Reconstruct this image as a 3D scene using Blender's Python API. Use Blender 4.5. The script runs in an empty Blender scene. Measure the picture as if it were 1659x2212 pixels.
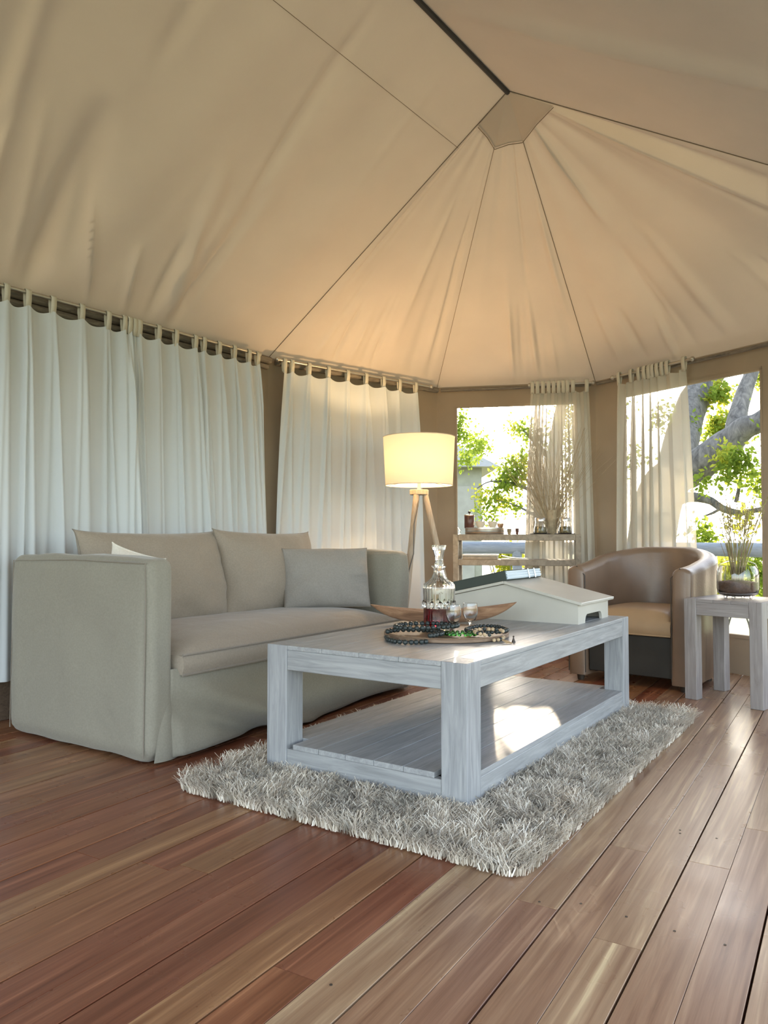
import bpy, bmesh, math, random
from mathutils import Vector, Matrix, noise
R = math.radians
PI = math.pi
random.seed(7)
scene = bpy.context.scene
COL = scene.collection

# ------------------------------------------------------------ camera, world, exposure
CAM_H = 0.82
FPX = 1660.0
PITCH = math.atan(54 / FPX)
cam_data = bpy.data.cameras.new('camera')
cam = bpy.data.objects.new('camera', cam_data)
COL.objects.link(cam)
cam.location = (0, 0, CAM_H)
cam.rotation_euler = (PI / 2 + PITCH, 0, 0)
cam_data.sensor_fit = 'HORIZONTAL'
cam_data.sensor_width = 36
cam_data.lens = 36 * FPX / 1659
cam_data.clip_start = 0.05
cam_data.clip_end = 500
scene.camera = cam
vs = scene.view_settings
vs.view_transform = 'Standard'
vs.look = 'None'
vs.gamma = 1
vs.use_curve_mapping = False
vs.exposure = 1.3

SUN_AZ = R(7.9)      # to the right of straight ahead
SUN_EL = R(9.3)
world = bpy.data.worlds.new('world')
scene.world = world
world.use_nodes = True
wn = world.node_tree
bg = wn.nodes['Background']
sky = wn.nodes.new('ShaderNodeTexSky')
sky.sky_type = 'NISHITA'
sky.sun_disc = False
sky.sun_elevation = R(16)
sky.sun_rotation = SUN_AZ
sky.air_density = 1.0
sky.dust_density = 1.2
sky.ozone_density = 1.0
hs = wn.nodes.new('ShaderNodeHueSaturation'); hs.inputs['Saturation'].default_value = 0.6
wn.links.new(sky.outputs[0], hs.inputs['Color']); wn.links.new(hs.outputs[0], bg.inputs[0])
bg.inputs[1].default_value = 0.42

sun_d = bpy.data.lights.new('sun', 'SUN')
sun_d.energy = 5.0
sun_d.angle = R(0.8)
sun_d.color = (1.0, 0.83, 0.6)
sun = bpy.data.objects.new('sun', sun_d)
COL.objects.link(sun)
sdir = Vector((math.sin(SUN_AZ) * math.cos(SUN_EL), math.cos(SUN_AZ) * math.cos(SUN_EL), math.sin(SUN_EL)))
sun.rotation_euler = sdir.to_track_quat('Z', 'Y').to_euler()
sun.location = sdir * 30

# ------------------------------------------------------------ measuring helpers
def at(px, py, Y):
    """world point seen at a pixel of the photograph, at distance Y in front of the camera"""
    u = (px - 829.5) / FPX; v = (1106 - py) / FPX
    dy = math.cos(PITCH) - math.sin(PITCH) * v
    dz = math.sin(PITCH) + math.cos(PITCH) * v
    k = Y / dy
    return Vector((u * k, Y, CAM_H + dz * k))

def on_line(px, p0, p1):
    """fraction along the plan line p0-p1 met by the vertical plane of pixel column px"""
    k = (px - 829.5) / FPX
    dx, dy = p1[0] - p0[0], p1[1] - p0[1]
    return (k * p0[1] - p0[0]) / (dx - k * dy)

# ------------------------------------------------------------ mesh helpers
def new_bm(): return bmesh.new()

def box(bm, c, s, bev=0.0, seg=1, rot=None):
    t = bmesh.new()
    bmesh.ops.create_cube(t, size=1)
    bmesh.ops.scale(t, vec=Vector(s), verts=t.verts)
    if bev > 0:
        bmesh.ops.bevel(t, geom=list(t.edges), offset=bev, segments=seg, profile=0.5, affect='EDGES')
    if rot is not None: bmesh.ops.transform(t, matrix=rot.to_4x4(), verts=t.verts)
    bmesh.ops.translate(t, vec=Vector(c), verts=t.verts)
    join(bm, t); return bm

def join(bm, t):
    me = bpy.data.meshes.new('tmp'); t.to_mesh(me); t.free()
    bm.from_mesh(me); bpy.data.meshes.remove(me)

def grid(bm, fn, nu, nv, close_u=False):
    vs_ = [[bm.verts.new(fn(i / nu, j / nv)) for j in range(nv + 1)] for i in range(nu if close_u else nu + 1)]
    n = nu
    for i in range(n):
        a = vs_[i]; b = vs_[(i + 1) % len(vs_)]
        for j in range(nv):
            bm.faces.new((a[j], b[j], b[j + 1], a[j + 1]))
    return vs_

def lathe(bm, prof, seg=32, c=(0, 0, 0), sx=1, sy=1, flute=0, fa=0.0):
    c = Vector(c); rings = []
    for r, z in prof:
        if r < 1e-5:
            rings.append([bm.verts.new(c + Vector((0, 0, z)))])
        else:
            ring = []
            for i in range(seg):
                a = 2 * PI * i / seg
                rr = r * (1 + fa * math.cos(flute * a)) if flute else r
                ring.append(bm.verts.new(c + Vector((rr * math.cos(a) * sx, rr * math.sin(a) * sy, z))))
            rings.append(ring)
    for a, b in zip(rings, rings[1:]):
        if len(a) == 1 and len(b) == 1: continue
        for i in range(seg):
            k = (i + 1) % seg
            if len(a) == 1: bm.faces.new((a[0], b[k], b[i]))
            elif len(b) == 1: bm.faces.new((a[i], a[k], b[0]))
            else: bm.faces.new((a[i], a[k], b[k], b[i]))
    return bm

def tube(bm, pts, rad, seg=8, cap=True):
    pts = [Vector(p) for p in pts]; n = len(pts)
    if not isinstance(rad, (list, tuple)): rad = [rad] * n
    rings = []; up = None
    for i, p in enumerate(pts):
        t = (pts[min(i + 1, n - 1)] - pts[max(i - 1, 0)]).normalized()
        if up is None:
            up = Vector((0, 0, 1)) if abs(t.z) < 0.9 else Vector((1, 0, 0))
        s = t.cross(up).normalized(); up = s.cross(t).normalized()
        rings.append([bm.verts.new(p + (s * math.cos(2 * PI * k / seg) + up * math.sin(2 * PI * k / seg)) * rad[i]) for k in range(seg)])
    for a, b in zip(rings, rings[1:]):
        for k in range(seg):
            q = (k + 1) % seg
            bm.faces.new((a[k], a[q], b[q], b[k]))
    if cap:
        bm.faces.new(rings[0][::-1]); bm.faces.new(rings[-1])
    return bm

def sph(bm, c, r, u=12, v=8, s=(1, 1, 1)):
    t = bmesh.new(); bmesh.ops.create_uvsphere(t, u_segments=u, v_segments=v, radius=r)
    bmesh.ops.scale(t, vec=Vector(s), verts=t.verts)
    bmesh.ops.translate(t, vec=Vector(c), verts=t.verts); join(bm, t); return bm

def prism(bm, poly, z0, z1, axis='Z'):
    def P(a, b, h):
        return (a, b, h) if axis == 'Z' else ((h, a, b) if axis == 'X' else (a, h, b))
    lo = [bm.verts.new(P(a, b, z0)) for a, b in poly]
    hi = [bm.verts.new(P(a, b, z1)) for a, b in poly]
    bm.faces.new(lo[::-1]); bm.faces.new(hi)
    n = len(poly)
    for i in range(n):
        k = (i + 1) % n
        bm.faces.new((lo[i], lo[k], hi[k], hi[i]))
    return bm

def obj(name, bm, mat, parent=None, smooth=False, loc=None, rotz=None, angle=40):
    bmesh.ops.recalc_face_normals(bm, faces=bm.faces)
    me = bpy.data.meshes.new(name); bm.to_mesh(me); bm.free()
    if smooth:
        me.polygons.foreach_set('use_smooth', [True] * len(me.polygons))
        if angle < 180: me.set_sharp_from_angle(angle=R(angle))
    me.materials.append(mat)
    o = bpy.data.objects.new(name, me); COL.objects.link(o)
    if parent: o.parent = parent
    if loc is not None: o.location = loc
    if rotz is not None: o.rotation_euler = (0, 0, rotz)
    return o

def tag(o, label=None, cat=None, group=None, kind=None):
    if label: o['label'] = label
    if cat: o['category'] = cat
    if group: o['group'] = group
    if kind: o['kind'] = kind
    return o

def thing(name, label, cat, loc=(0, 0, 0), rotz=0, group=None):
    o = bpy.data.objects.new(name, None); COL.objects.link(o)
    o.empty_display_size = 0.05
    o.location = loc; o.rotation_euler = (0, 0, rotz)
    return tag(o, label, cat, group)

def dup(o, parent=None):
    c = o.copy(); COL.objects.link(c)
    if parent: c.parent = parent
    for ch in list(o.children): dup(ch, c)
    return c

def fbm(x, y=0.0, z=0.0): return noise.noise(Vector((x, y, z)))

# ------------------------------------------------------------ materials
def M_new(name):
    m = bpy.data.materials.new(name); m.use_nodes = True
    return m, m.node_tree, m.node_tree.nodes['Principled BSDF']

def add_noise(nt, scale=(1, 1, 1), sc=5.0, detail=3.0, rnd=False, dist=0.0, rough=0.5):
    tc = nt.nodes.new('ShaderNodeTexCoord'); mp = nt.nodes.new('ShaderNodeMapping')
    mp.inputs['Scale'].default_value = scale
    nt.links.new(tc.outputs['Object'], mp.inputs['Vector'])
    if rnd:
        oi = nt.nodes.new('ShaderNodeObjectInfo'); ml = nt.nodes.new('ShaderNodeMath'); ml.operation = 'MULTIPLY'
        ml.inputs[1].default_value = 57.0
        nt.links.new(oi.outputs['Random'], ml.inputs[0]); nt.links.new(ml.outputs[0], mp.inputs['Location'])
    n = nt.nodes.new('ShaderNodeTexNoise')
    n.inputs['Scale'].default_value = sc; n.inputs['Detail'].default_value = detail
    n.inputs['Distortion'].default_value = dist; n.inputs['Roughness'].default_value = rough
    nt.links.new(mp.outputs[0], n.inputs['Vector'])
    return n.outputs['Fac']

def ramp(nt, fac, stops):
    r = nt.nodes.new('ShaderNodeValToRGB')
    while len(r.color_ramp.elements) < len(stops): r.color_ramp.elements.new(0.5)
    for e, (p, c) in zip(r.color_ramp.elements, stops):
        e.position = p; e.color = (*c, 1)
    nt.links.new(fac, r.inputs[0]); return r.outputs[0]

def bump(nt, fac, bs, strength=0.3, dist=0.002):
    b = nt.nodes.new('ShaderNodeBump'); b.inputs['Strength'].default_value = strength
    b.inputs['Distance'].default_value = dist
    nt.links.new(fac, b.inputs['Height']); nt.links.new(b.outputs[0], bs.inputs['Normal']); return b

def simple(name, col, rough=0.5, metal=0.0, var=0.12, sc=8.0, bstr=0.0, bsc=60.0, bdist=0.001, **kw):
    m, nt, b = M_new(name)
    c1 = tuple(max(0, c * (1 - var)) for c in col); c2 = tuple(min(1, c * (1 + var)) for c in col)
    nt.links.new(ramp(nt, add_noise(nt, sc=sc), [(0.3, c1), (0.7, c2)]), b.inputs['Base Color'])
    b.inputs['Roughness'].default_value = rough; b.inputs['Metallic'].default_value = metal
    if bstr: bump(nt, add_noise(nt, sc=bsc, detail=2), b, bstr, bdist)
    for k, v in kw.items(): b.inputs[k].default_value = v
    return m

def wood(name, cols, scale, rough=0.5, sc=4.0, bstr=0.25, rnd=True, dist=0.8, coat=0.0):
    m, nt, b = M_new(name)
    f = add_noise(nt, scale=scale, sc=sc, detail=6, rnd=rnd, dist=dist, rough=0.6)
    n = len(cols)
    nt.links.new(ramp(nt, f, [(0.3 + 0.4 * i / (n - 1), c) for i, c in enumerate(cols)]), b.inputs['Base Color'])
    b.inputs['Roughness'].default_value = rough
    b.inputs['Coat Weight'].default_value = coat
    bump(nt, f, b, bstr, 0.002)
    return m

def cloth(name, col, trans=0.25, tcol=None, weave=350.0, clear=0.0, var=0.06, bstr=0.15, vsc=3.0, wrinkle=0.0):
    m = bpy.data.materials.new(name); m.use_nodes = True; nt = m.node_tree; nt.nodes.clear()
    out = nt.nodes.new('ShaderNodeOutputMaterial')
    d = nt.nodes.new('ShaderNodeBsdfDiffuse'); t = nt.nodes.new('ShaderNodeBsdfTranslucent')
    c1 = tuple(c * (1 - var) for c in col); c2 = tuple(min(1, c * (1 + var)) for c in col)
    cc = ramp(nt, add_noise(nt, sc=vsc, detail=4), [(0.3, c1), (0.7, c2)])
    nt.links.new(cc, d.inputs[0]); t.inputs[0].default_value = (*(tcol or col), 1)
    b = nt.nodes.new('ShaderNodeBump'); b.inputs['Strength'].default_value = bstr; b.inputs['Distance'].default_value = 0.001
    nt.links.new(add_noise(nt, sc=weave, detail=1), b.inputs['Height'])
    nt.links.new(b.outputs[0], d.inputs['Normal'])
    mx = nt.nodes.new('ShaderNodeMixShader'); mx.inputs[0].default_value = trans
    nt.links.new(d.outputs[0], mx.inputs[1]); nt.links.new(t.outputs[0], mx.inputs[2])
    last = mx
    if clear > 0:
        tr = nt.nodes.new('ShaderNodeBsdfTransparent'); m2 = nt.nodes.new('ShaderNodeMixShader')
        m2.inputs[0].default_value = clear
        nt.links.new(mx.outputs[0], m2.inputs[1]); nt.links.new(tr.outputs[0], m2.inputs[2]); last = m2
    nt.links.new(last.outputs[0], out.inputs[0])
    return m

def glassm(name, col=(1, 1, 1), rough=0.0, ior=1.5):
    m, nt, b = M_new(name)
    b.inputs['Base Color'].default_value = (*col, 1)
    b.inputs['Transmission Weight'].default_value = 1
    b.inputs['Roughness'].default_value = rough; b.inputs['IOR'].default_value = ior
    return m

MAT = {}
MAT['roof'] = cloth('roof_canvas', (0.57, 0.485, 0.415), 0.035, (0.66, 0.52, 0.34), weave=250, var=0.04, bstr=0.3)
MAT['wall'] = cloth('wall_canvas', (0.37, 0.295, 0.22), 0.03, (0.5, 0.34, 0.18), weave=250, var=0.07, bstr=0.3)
MAT['curtain'] = cloth('curtain_cotton', (0.68, 0.72, 0.75), 0.18, (0.74, 0.77, 0.80), var=0.015)
MAT['sheer'] = cloth('curtain_sheer', (0.60, 0.57, 0.50), 0.14, (0.68, 0.63, 0.53), clear=0.20, var=0.02)
MAT['tab'] = cloth('curtain_tab', (0.72, 0.68, 0.58), 0.2, var=0.03)
MAT['seam'] = simple('seam_thread', (0.22, 0.165, 0.115), 0.8)
MAT['black'] = simple('black_webbing', (0.03, 0.028, 0.03), 0.6)
MAT['pole'] = wood('weathered_pole', [(0.08, 0.07, 0.06), (0.17, 0.14, 0.11), (0.26, 0.22, 0.17)], (3, 3, 30), 0.6)
MAT['rod'] = simple('curtain_rod_metal', (0.5, 0.46, 0.40), 0.35, 0.8)
MAT['baseboard'] = wood('baseboard_wood', [(0.08, 0.055, 0.04), (0.16, 0.11, 0.075)], (20, 3, 20), 0.6)

def upholstery(name, col, bstr=0.25):
    m, nt, b = M_new(name)
    c1 = tuple(c * 0.93 for c in col); c2 = tuple(c * 1.07 for c in col)
    nt.links.new(ramp(nt, add_noise(nt, sc=140, detail=2), [(0.3, c1), (0.7, c2)]), b.inputs['Base Color'])
    b.inputs['Roughness'].default_value = 0.85; b.inputs['Sheen Weight'].default_value = 0.25
    f1 = add_noise(nt, sc=260, detail=1); bb = bump(nt, f1, b, bstr, 0.001)
    b2 = nt.nodes.new('ShaderNodeBump'); b2.inputs['Strength'].default_value = 0.6; b2.inputs['Distance'].default_value = 0.018
    nt.links.new(add_noise(nt, scale=(1.2, 1, 1), sc=5, detail=2, dist=0.5, rnd=True), b2.inputs['Height']); nt.links.new(b2.outputs[0], bb.inputs['Normal'])
    return m
MAT['sofa'] = upholstery('sofa_linen', (0.25, 0.234, 0.19))
MAT['cushion'] = upholstery('cushion_linen', (0.29, 0.245, 0.195))
MAT['cushion_grey'] = upholstery('cushion_grey_linen', (0.27, 0.25, 0.225))
MAT['cushion_white'] = upholstery('cushion_white_linen', (0.78, 0.74, 0.66))
MAT['piping'] = upholstery('piping_linen', (0.22, 0.19, 0.155))
MAT['wash_y'] = wood('whitewashed_wood', [(0.255, 0.262, 0.275), (0.33, 0.34, 0.355), (0.42, 0.43, 0.44)], (22, 1.6, 22), 0.42, sc=3.0, bstr=0.3)
MAT['wash_x'] = wood('whitewashed_wood_cross', [(0.24, 0.25, 0.26), (0.32, 0.33, 0.345), (0.40, 0.41, 0.42)], (1.6, 22, 22), 0.42, sc=3.0, bstr=0.3)
MAT['wash_z'] = wood('whitewashed_wood_upright', [(0.24, 0.25, 0.265), (0.32, 0.33, 0.35), (0.41, 0.42, 0.435)], (22, 22, 1.6), 0.5, sc=3.0, bstr=0.3)
MAT['greywood_z'] = wood('greywashed_wood_upright', [(0.21, 0.185, 0.18), (0.27, 0.245, 0.24), (0.34, 0.315, 0.305)], (22, 22, 1.6), 0.5, sc=3.0)
MAT['greywood_x'] = wood('greywashed_wood', [(0.21, 0.185, 0.18), (0.27, 0.245, 0.24), (0.35, 0.32, 0.31)], (1.6, 22, 22), 0.45, sc=3.0)
MAT['console'] = wood('console_wood', [(0.19, 0.155, 0.115), (0.27, 0.23, 0.175), (0.34, 0.29, 0.225)], (8, 8, 8), 0.55, sc=3.0)
MAT['cream'] = simple('cream_painted_wood', (0.52, 0.50, 0.45), 0.4, var=0.05, sc=6, bstr=0.15, bsc=30)
MAT['bowl'] = wood('carved_wood', [(0.20, 0.105, 0.06), (0.34, 0.19, 0.11), (0.46, 0.28, 0.17)], (2, 14, 14), 0.5, sc=3.0)
MAT['tray'] = wood('tray_wood', [(0.17, 0.105, 0.065), (0.28, 0.19, 0.125)], (3, 20, 20), 0.55, sc=3.0)
MAT['leather'] = simple('brown_leather', (0.20, 0.135, 0.093), 0.34, var=0.12, sc=5, bstr=0.3, bsc=90, bdist=0.002)
MAT['leather_seat'] = simple('tan_leather', (0.40, 0.275, 0.165), 0.42, var=0.08, sc=5, bstr=0.3, bsc=90, bdist=0.002)
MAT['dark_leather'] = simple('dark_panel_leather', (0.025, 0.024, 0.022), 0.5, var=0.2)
MAT['foot'] = simple('dark_wood_foot', (0.05, 0.035, 0.025), 0.5)
MAT['bead'] = simple('dark_glazed_bead', (0.022, 0.030, 0.030), 0.38, var=0.4, sc=40)
MAT['bead_tan'] = simple('tan_bead', (0.45, 0.33, 0.2), 0.4, var=0.3, sc=40)
MAT['bead_green'] = glassm('green_glass_bead', (0.1, 0.42, 0.08), 0.08)
MAT['glass'] = glassm('clear_glass')
MAT['wine'] = glassm('red_wine', (0.09, 0.004, 0.008), 0.0, 1.34)
MAT['sand'] = simple('brown_sand', (0.13, 0.075, 0.05), 0.9, var=0.3, sc=120)
MAT['reed'] = simple('dry_reed', (0.30, 0.23, 0.14), 0.7, var=0.3, sc=30)
MAT['reed_pale'] = simple('pale_dry_grass', (0.42, 0.34, 0.23), 0.7, var=0.25, sc=30)
MAT['reed_green'] = simple('green_tipped_grass', (0.26, 0.25, 0.09), 0.7, var=0.3, sc=30)
MAT['lamp_wood'] = wood('lamp_wood', [(0.33, 0.26, 0.19), (0.47, 0.39, 0.30)], (25, 25, 2), 0.5, sc=3.0)
MAT['cord'] = simple('grey_cord', (0.12, 0.11, 0.10), 0.5)
MAT['metal'] = simple('brushed_metal', (0.62, 0.60, 0.57), 0.3, 1.0, var=0.05)
MAT['copper'] = simple('copper_metal', (0.62, 0.42, 0.28), 0.35, 1.0, var=0.08)
MAT['darkwood'] = simple('dark_red_wood', (0.10, 0.035, 0.025), 0.35, var=0.25, sc=20)
MAT['ceramic'] = simple('cream_ceramic', (0.66, 0.60, 0.50), 0.3, var=0.05)
MAT['slate'] = simple('dark_slate', (0.06, 0.055, 0.05), 0.6)
MAT['herb'] = simple('dried_leaves_filling', (0.20, 0.17, 0.08), 0.8, var=0.4, sc=90)
MAT['book'] = simple('dark_green_book_cloth', (0.045, 0.058, 0.05), 0.6, var=0.1)
MAT['pages'] = wood('book_pages', [(0.36, 0.47, 0.58), (0.60, 0.68, 0.76), (0.75, 0.80, 0.84)], (1, 1, 90), 0.4, sc=3.0, bstr=0.6)
MAT['strap'] = simple('silver_strap', (0.65, 0.70, 0.74), 0.3, 0.7)
MAT['paper'] = simple('magazine_paper', (0.75, 0.72, 0.62), 0.5, var=0.05)
MAT['bark'] = wood('tree_bark', [(0.06, 0.055, 0.05), (0.13, 0.12, 0.11), (0.21, 0.195, 0.175)], (6, 6, 2), 0.9, sc=3.0, bstr=1.0)
MAT['rail'] = wood('weathered_rail', [(0.17, 0.20, 0.24), (0.27, 0.31, 0.35)], (2, 14, 14), 0.7, sc=3.0)
MAT['leaf'] = cloth('leaf', (0.10, 0.15, 0.035), 0.55, (0.36, 0.46, 0.06), var=0.35, vsc=2.0)
MAT['leaf_y'] = cloth('leaf_yellow_green', (0.16, 0.19, 0.04), 0.6, (0.60, 0.60, 0.08), var=0.35, vsc=2.0)
MAT['deck'] = wood('deck_boards', [(0.30, 0.27, 0.23), (0.45, 0.42, 0.37)], (30, 2, 2), 0.7, sc=3.0)
MAT['ground'] = simple('dry_grass_ground', (0.34, 0.36, 0.16), 0.9, var=0.35, sc=1.5)
MAT['tentroof'] = simple('far_tent_canvas', (0.34, 0.33, 0.30), 0.8, var=0.08)
MAT['tentwall'] = simple('far_tent_wall', (0.30, 0.30, 0.25), 0.8, var=0.1)

# lampshade: fabric that lets the bulb's light through
MAT['shade'] = cloth('lampshade_fabric', (0.70, 0.64, 0.53), 0.09, (0.92, 0.82, 0.64), weave=500, var=0.02)
m, nt, b = M_new('bulb_glow'); b.inputs['Emission Color'].default_value = (1, 0.66, 0.3, 1); b.inputs['Emission Strength'].default_value = 8
MAT['bulb'] = m

# floor boards: base colour from the board's own colour, streaked with grain
m, nt, b = M_new('eucalyptus_floor')
oi = nt.nodes.new('ShaderNodeObjectInfo')
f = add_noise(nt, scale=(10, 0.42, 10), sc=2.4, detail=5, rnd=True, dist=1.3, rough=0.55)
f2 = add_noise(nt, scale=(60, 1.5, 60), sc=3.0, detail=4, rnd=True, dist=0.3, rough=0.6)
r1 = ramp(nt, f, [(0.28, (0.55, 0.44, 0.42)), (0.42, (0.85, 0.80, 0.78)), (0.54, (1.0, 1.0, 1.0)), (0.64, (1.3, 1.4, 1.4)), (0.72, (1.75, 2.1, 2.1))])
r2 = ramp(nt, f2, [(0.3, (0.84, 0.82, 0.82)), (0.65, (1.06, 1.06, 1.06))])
mA = nt.nodes.new('ShaderNodeMixRGB'); mA.blend_type = 'MULTIPLY'; mA.inputs[0].default_value = 1
mB = nt.nodes.new('ShaderNodeMixRGB'); mB.blend_type = 'MULTIPLY'; mB.inputs[0].default_value = 1
nt.links.new(oi.outputs['Color'], mA.inputs[1]); nt.links.new(r1, mA.inputs[2])
nt.links.new(mA.outputs[0], mB.inputs[1]); nt.links.new(r2, mB.inputs[2])
nt.links.new(mB.outputs[0], b.inputs['Base Color'])
rr = nt.nodes.new('ShaderNodeMapRange'); rr.inputs[3].default_value = 0.20; rr.inputs[4].default_value = 0.38
nt.links.new(add_noise(nt, sc=5, detail=4), rr.inputs[0]); nt.links.new(rr.outputs[0], b.inputs['Roughness'])
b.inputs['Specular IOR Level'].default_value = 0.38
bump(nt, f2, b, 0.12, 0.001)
MAT['floor'] = m

# rug strands: colour differs from strand to strand
m, nt, b = M_new('rug_yarn')
g = nt.nodes.new('ShaderNodeNewGeometry')
nt.links.new(ramp(nt, g.outputs['Random Per Island'], [(0.0, (0.30, 0.24, 0.18)), (0.3, (0.55, 0.48, 0.39)), (0.7, (0.74, 0.68, 0.58)), (1.0, (0.88, 0.84, 0.76))]), b.inputs['Base Color'])
b.inputs['Roughness'].default_value = 0.6; b.inputs['Sheen Weight'].default_value = 0.3
MAT['rug'] = m
MAT['rugbase'] = simple('rug_backing', (0.30, 0.26, 0.21), 0.95)

# ------------------------------------------------------------ the tent
EAVE = 1.96
AB = Vector((-0.736, 4.85)); BC = Vector((0.405, 5.84)); CD = Vector((1.55, 5.60)); DE = Vector((2.99, 3.14))
dA = Vector((0.587, 0.81)).normalized(); nA = Vector((dA.y, -dA.x))
A_BACK = AB - dA * 5.5
E_BACK = DE - dA * 6.3
PLAN = [A_BACK, AB, BC, CD, DE, E_BACK]
apex = at(1097, 195, 3.75)
def side_normal(p0, p1):          # outward
    d = (p1 - p0).normalized(); return Vector((-d.y, d.x))

def wall(name, p0, p1, openings, z0=0.0, z1=EAVE, th=0.02):
    L = (p1 - p0).length; d = (p1 - p0).normalized(); n = side_normal(p0, p1)
    bm = new_bm(); ang = math.atan2(d.y, d.x)
    def piece(s0, s1, a, b_):
        if s1 - s0 < 1e-3 or b_ - a < 1e-3: return
        nx = max(1, int((s1 - s0) / 0.06)); nz = max(1, int((b_ - a) / 0.08))
        for side in (0, 1):
            def fn(u, v):
                s = s0 + (s1 - s0) * u; z = a + (b_ - a) * v
                w = 0.006 * fbm(s * 9, z * 1.2, p0.x) * min(1, 4 * u, 4 * (1 - u))
                q = p0 + d * s + n * (th * side + w)
                return (q.x, q.y, z)
            grid(bm, fn, nx, nz)
    cuts = sorted(openings); s = 0
    for (a, b_, zb, zt) in cuts:
        piece(s, a, z0, z1); piece(a, b_, z0, zb); piece(a, b_, zt, z1)
        # reveals of the opening
        for (sa, sb, za, zb2) in ((a, a + 0.012, zb, zt), (b_ - 0.012, b_, zb, zt)):
            q = p0 + d * (sa + sb) / 2 + n * th / 2
            box(bm, (q.x, q.y, (za + zb2) / 2), (sb - sa, th + 0.014, zb2 - za), rot=Matrix.Rotation(ang, 3, 'Z'))
        for zz in (zb, zt):
            q = p0 + d * (a + b_) / 2 + n * th / 2
            box(bm, (q.x, q.y, zz), (b_ - a, th + 0.014, 0.02), rot=Matrix.Rotation(ang, 3, 'Z'))
        s = b_
    piece(s, L, z0, z1)
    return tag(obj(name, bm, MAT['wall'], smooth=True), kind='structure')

LC = (CD - BC).length; LD = (DE - CD).length; LE = (E_BACK - DE).length
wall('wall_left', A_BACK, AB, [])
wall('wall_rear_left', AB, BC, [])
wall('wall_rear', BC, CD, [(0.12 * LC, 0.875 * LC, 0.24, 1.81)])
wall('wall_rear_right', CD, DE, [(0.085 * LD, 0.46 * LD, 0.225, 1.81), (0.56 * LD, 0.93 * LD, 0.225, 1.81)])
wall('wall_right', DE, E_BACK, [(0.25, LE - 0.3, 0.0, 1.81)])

def roof_panel(name, tl, tr, bl, br, sag, wr, freq, nu=70, nv=40, seed=0, skew=0.0):
    """cloth between a top edge tl-tr and a bottom edge bl-br"""
    tl, tr, bl, br = map(Vector, (tl, tr, bl, br))
    nrm = ((tr + br) / 2 - (tl + bl) / 2).cross(((bl + br) / 2 - (tl + tr) / 2)).normalized()
    if nrm.z > 0: nrm = -nrm
    bm = new_bm(); q = random.Random(seed); folds = []
    for _ in range(int(freq)):
        v0 = q.choice((0.0, 0.05, 0.3, 0.5)); folds.append((q.random(), q.uniform(-0.05, 0.05) + skew, q.uniform(0.10, 0.32) / freq, q.uniform(-1, 1), v0, v0 + q.uniform(0.4, 0.75)))
    for _ in range(int(freq * 1.2)):                       # short creases pulled out of the eave
        folds.append((q.random(), q.uniform(-0.08, 0.12) + skew, q.uniform(0.05, 0.14) / freq, q.uniform(-.8, .8), q.uniform(.55, .8), 1.05))
    def fn(u, v):
        p = (tl.lerp(tr, u)).lerp(bl.lerp(br, u), v)
        e = min(1, u * 14) * min(1, (1 - u) * 14)
        w = 0.55 * fbm((u + skew * v) * freq * 0.8, v * 0.9, seed)
        for (u0, dr, wd, am, v0, v1) in folds:
            if v0 < v < v1:
                g = (u - u0 - dr * (v - 0.5)) / wd
                if abs(g) < 3: w += am * math.exp(-g * g) * math.sin(PI * (v - v0) / (v1 - v0)) ** 0.7
        env = min(1, v * 5) * min(1, (1 - v) * 9)
        return p - nrm * (sag * math.sin(PI * u) * math.sin(PI * min(1, v)) + wr * w * env * e)
    grid(bm, fn, nu, nv)
    return bm
def e3(p, z=EAVE): return Vector((p.x, p.y, z))
ridge_back = apex - Vector((dA.x, dA.y, 0)) * 5.6
panels = [
    roof_panel('c', ridge_back, apex, e3(A_BACK), e3(AB), 0.05, 0.046, 26, nu=340, nv=50, seed=6, skew=0.05),
    roof_panel('c', apex, apex, e3(AB), e3(BC), 0.03, 0.030, 7, nu=130, nv=50, seed=2),
    roof_panel('c', apex, apex, e3(BC), e3(CD), 0.03, 0.028, 6, nu=130, nv=50, seed=33),
    roof_panel('c', apex, apex, e3(CD), e3(DE), 0.04, 0.040, 9, nu=180, nv=50, seed=4),
    roof_panel('c', apex, ridge_back, e3(DE), e3(E_BACK), 0.05, 0.045, 14, nu=240, nv=50, seed=5),
]
ceiling = bpy.data.objects.new('ceiling', None); COL.objects.link(ceiling); tag(ceiling, kind='structure')
for p in panels: obj('canvas_panel', p, MAT['roof'], ceiling, smooth=True, angle=180)
# hip and ridge seams
def off(p, dz=-0.004): return Vector(p) + Vector((0, 0, dz))
for q in (AB, BC, CD, DE):
    bm = new_bm(); tube(bm, [off(apex.lerp(e3(q), t), -0.003) for t in [i / 12 for i in range(13)]], 0.0021 if q is not BC else 0.0014, 6)
    obj('hip_seam', bm, MAT['seam'], ceiling, smooth=True)
bm = new_bm(); tube(bm, [off(apex, -0.012), off(ridge_back, -0.012)], 0.012, 8)
obj('ridge_webbing', bm, MAT['black'], ceiling, smooth=True)
bm = new_bm()
a0 = apex.lerp(e3(AB), 0.17); a1 = ridge_back.lerp(e3(A_BACK), 0.17); tube(bm, [off(a0, -0.012), off(a0.lerp(a1, .5), -0.02), off(a1, -0.012)], 0.0014, 5)
obj('stitched_seam', bm, MAT['seam'], ceiling, smooth=True)
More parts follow.
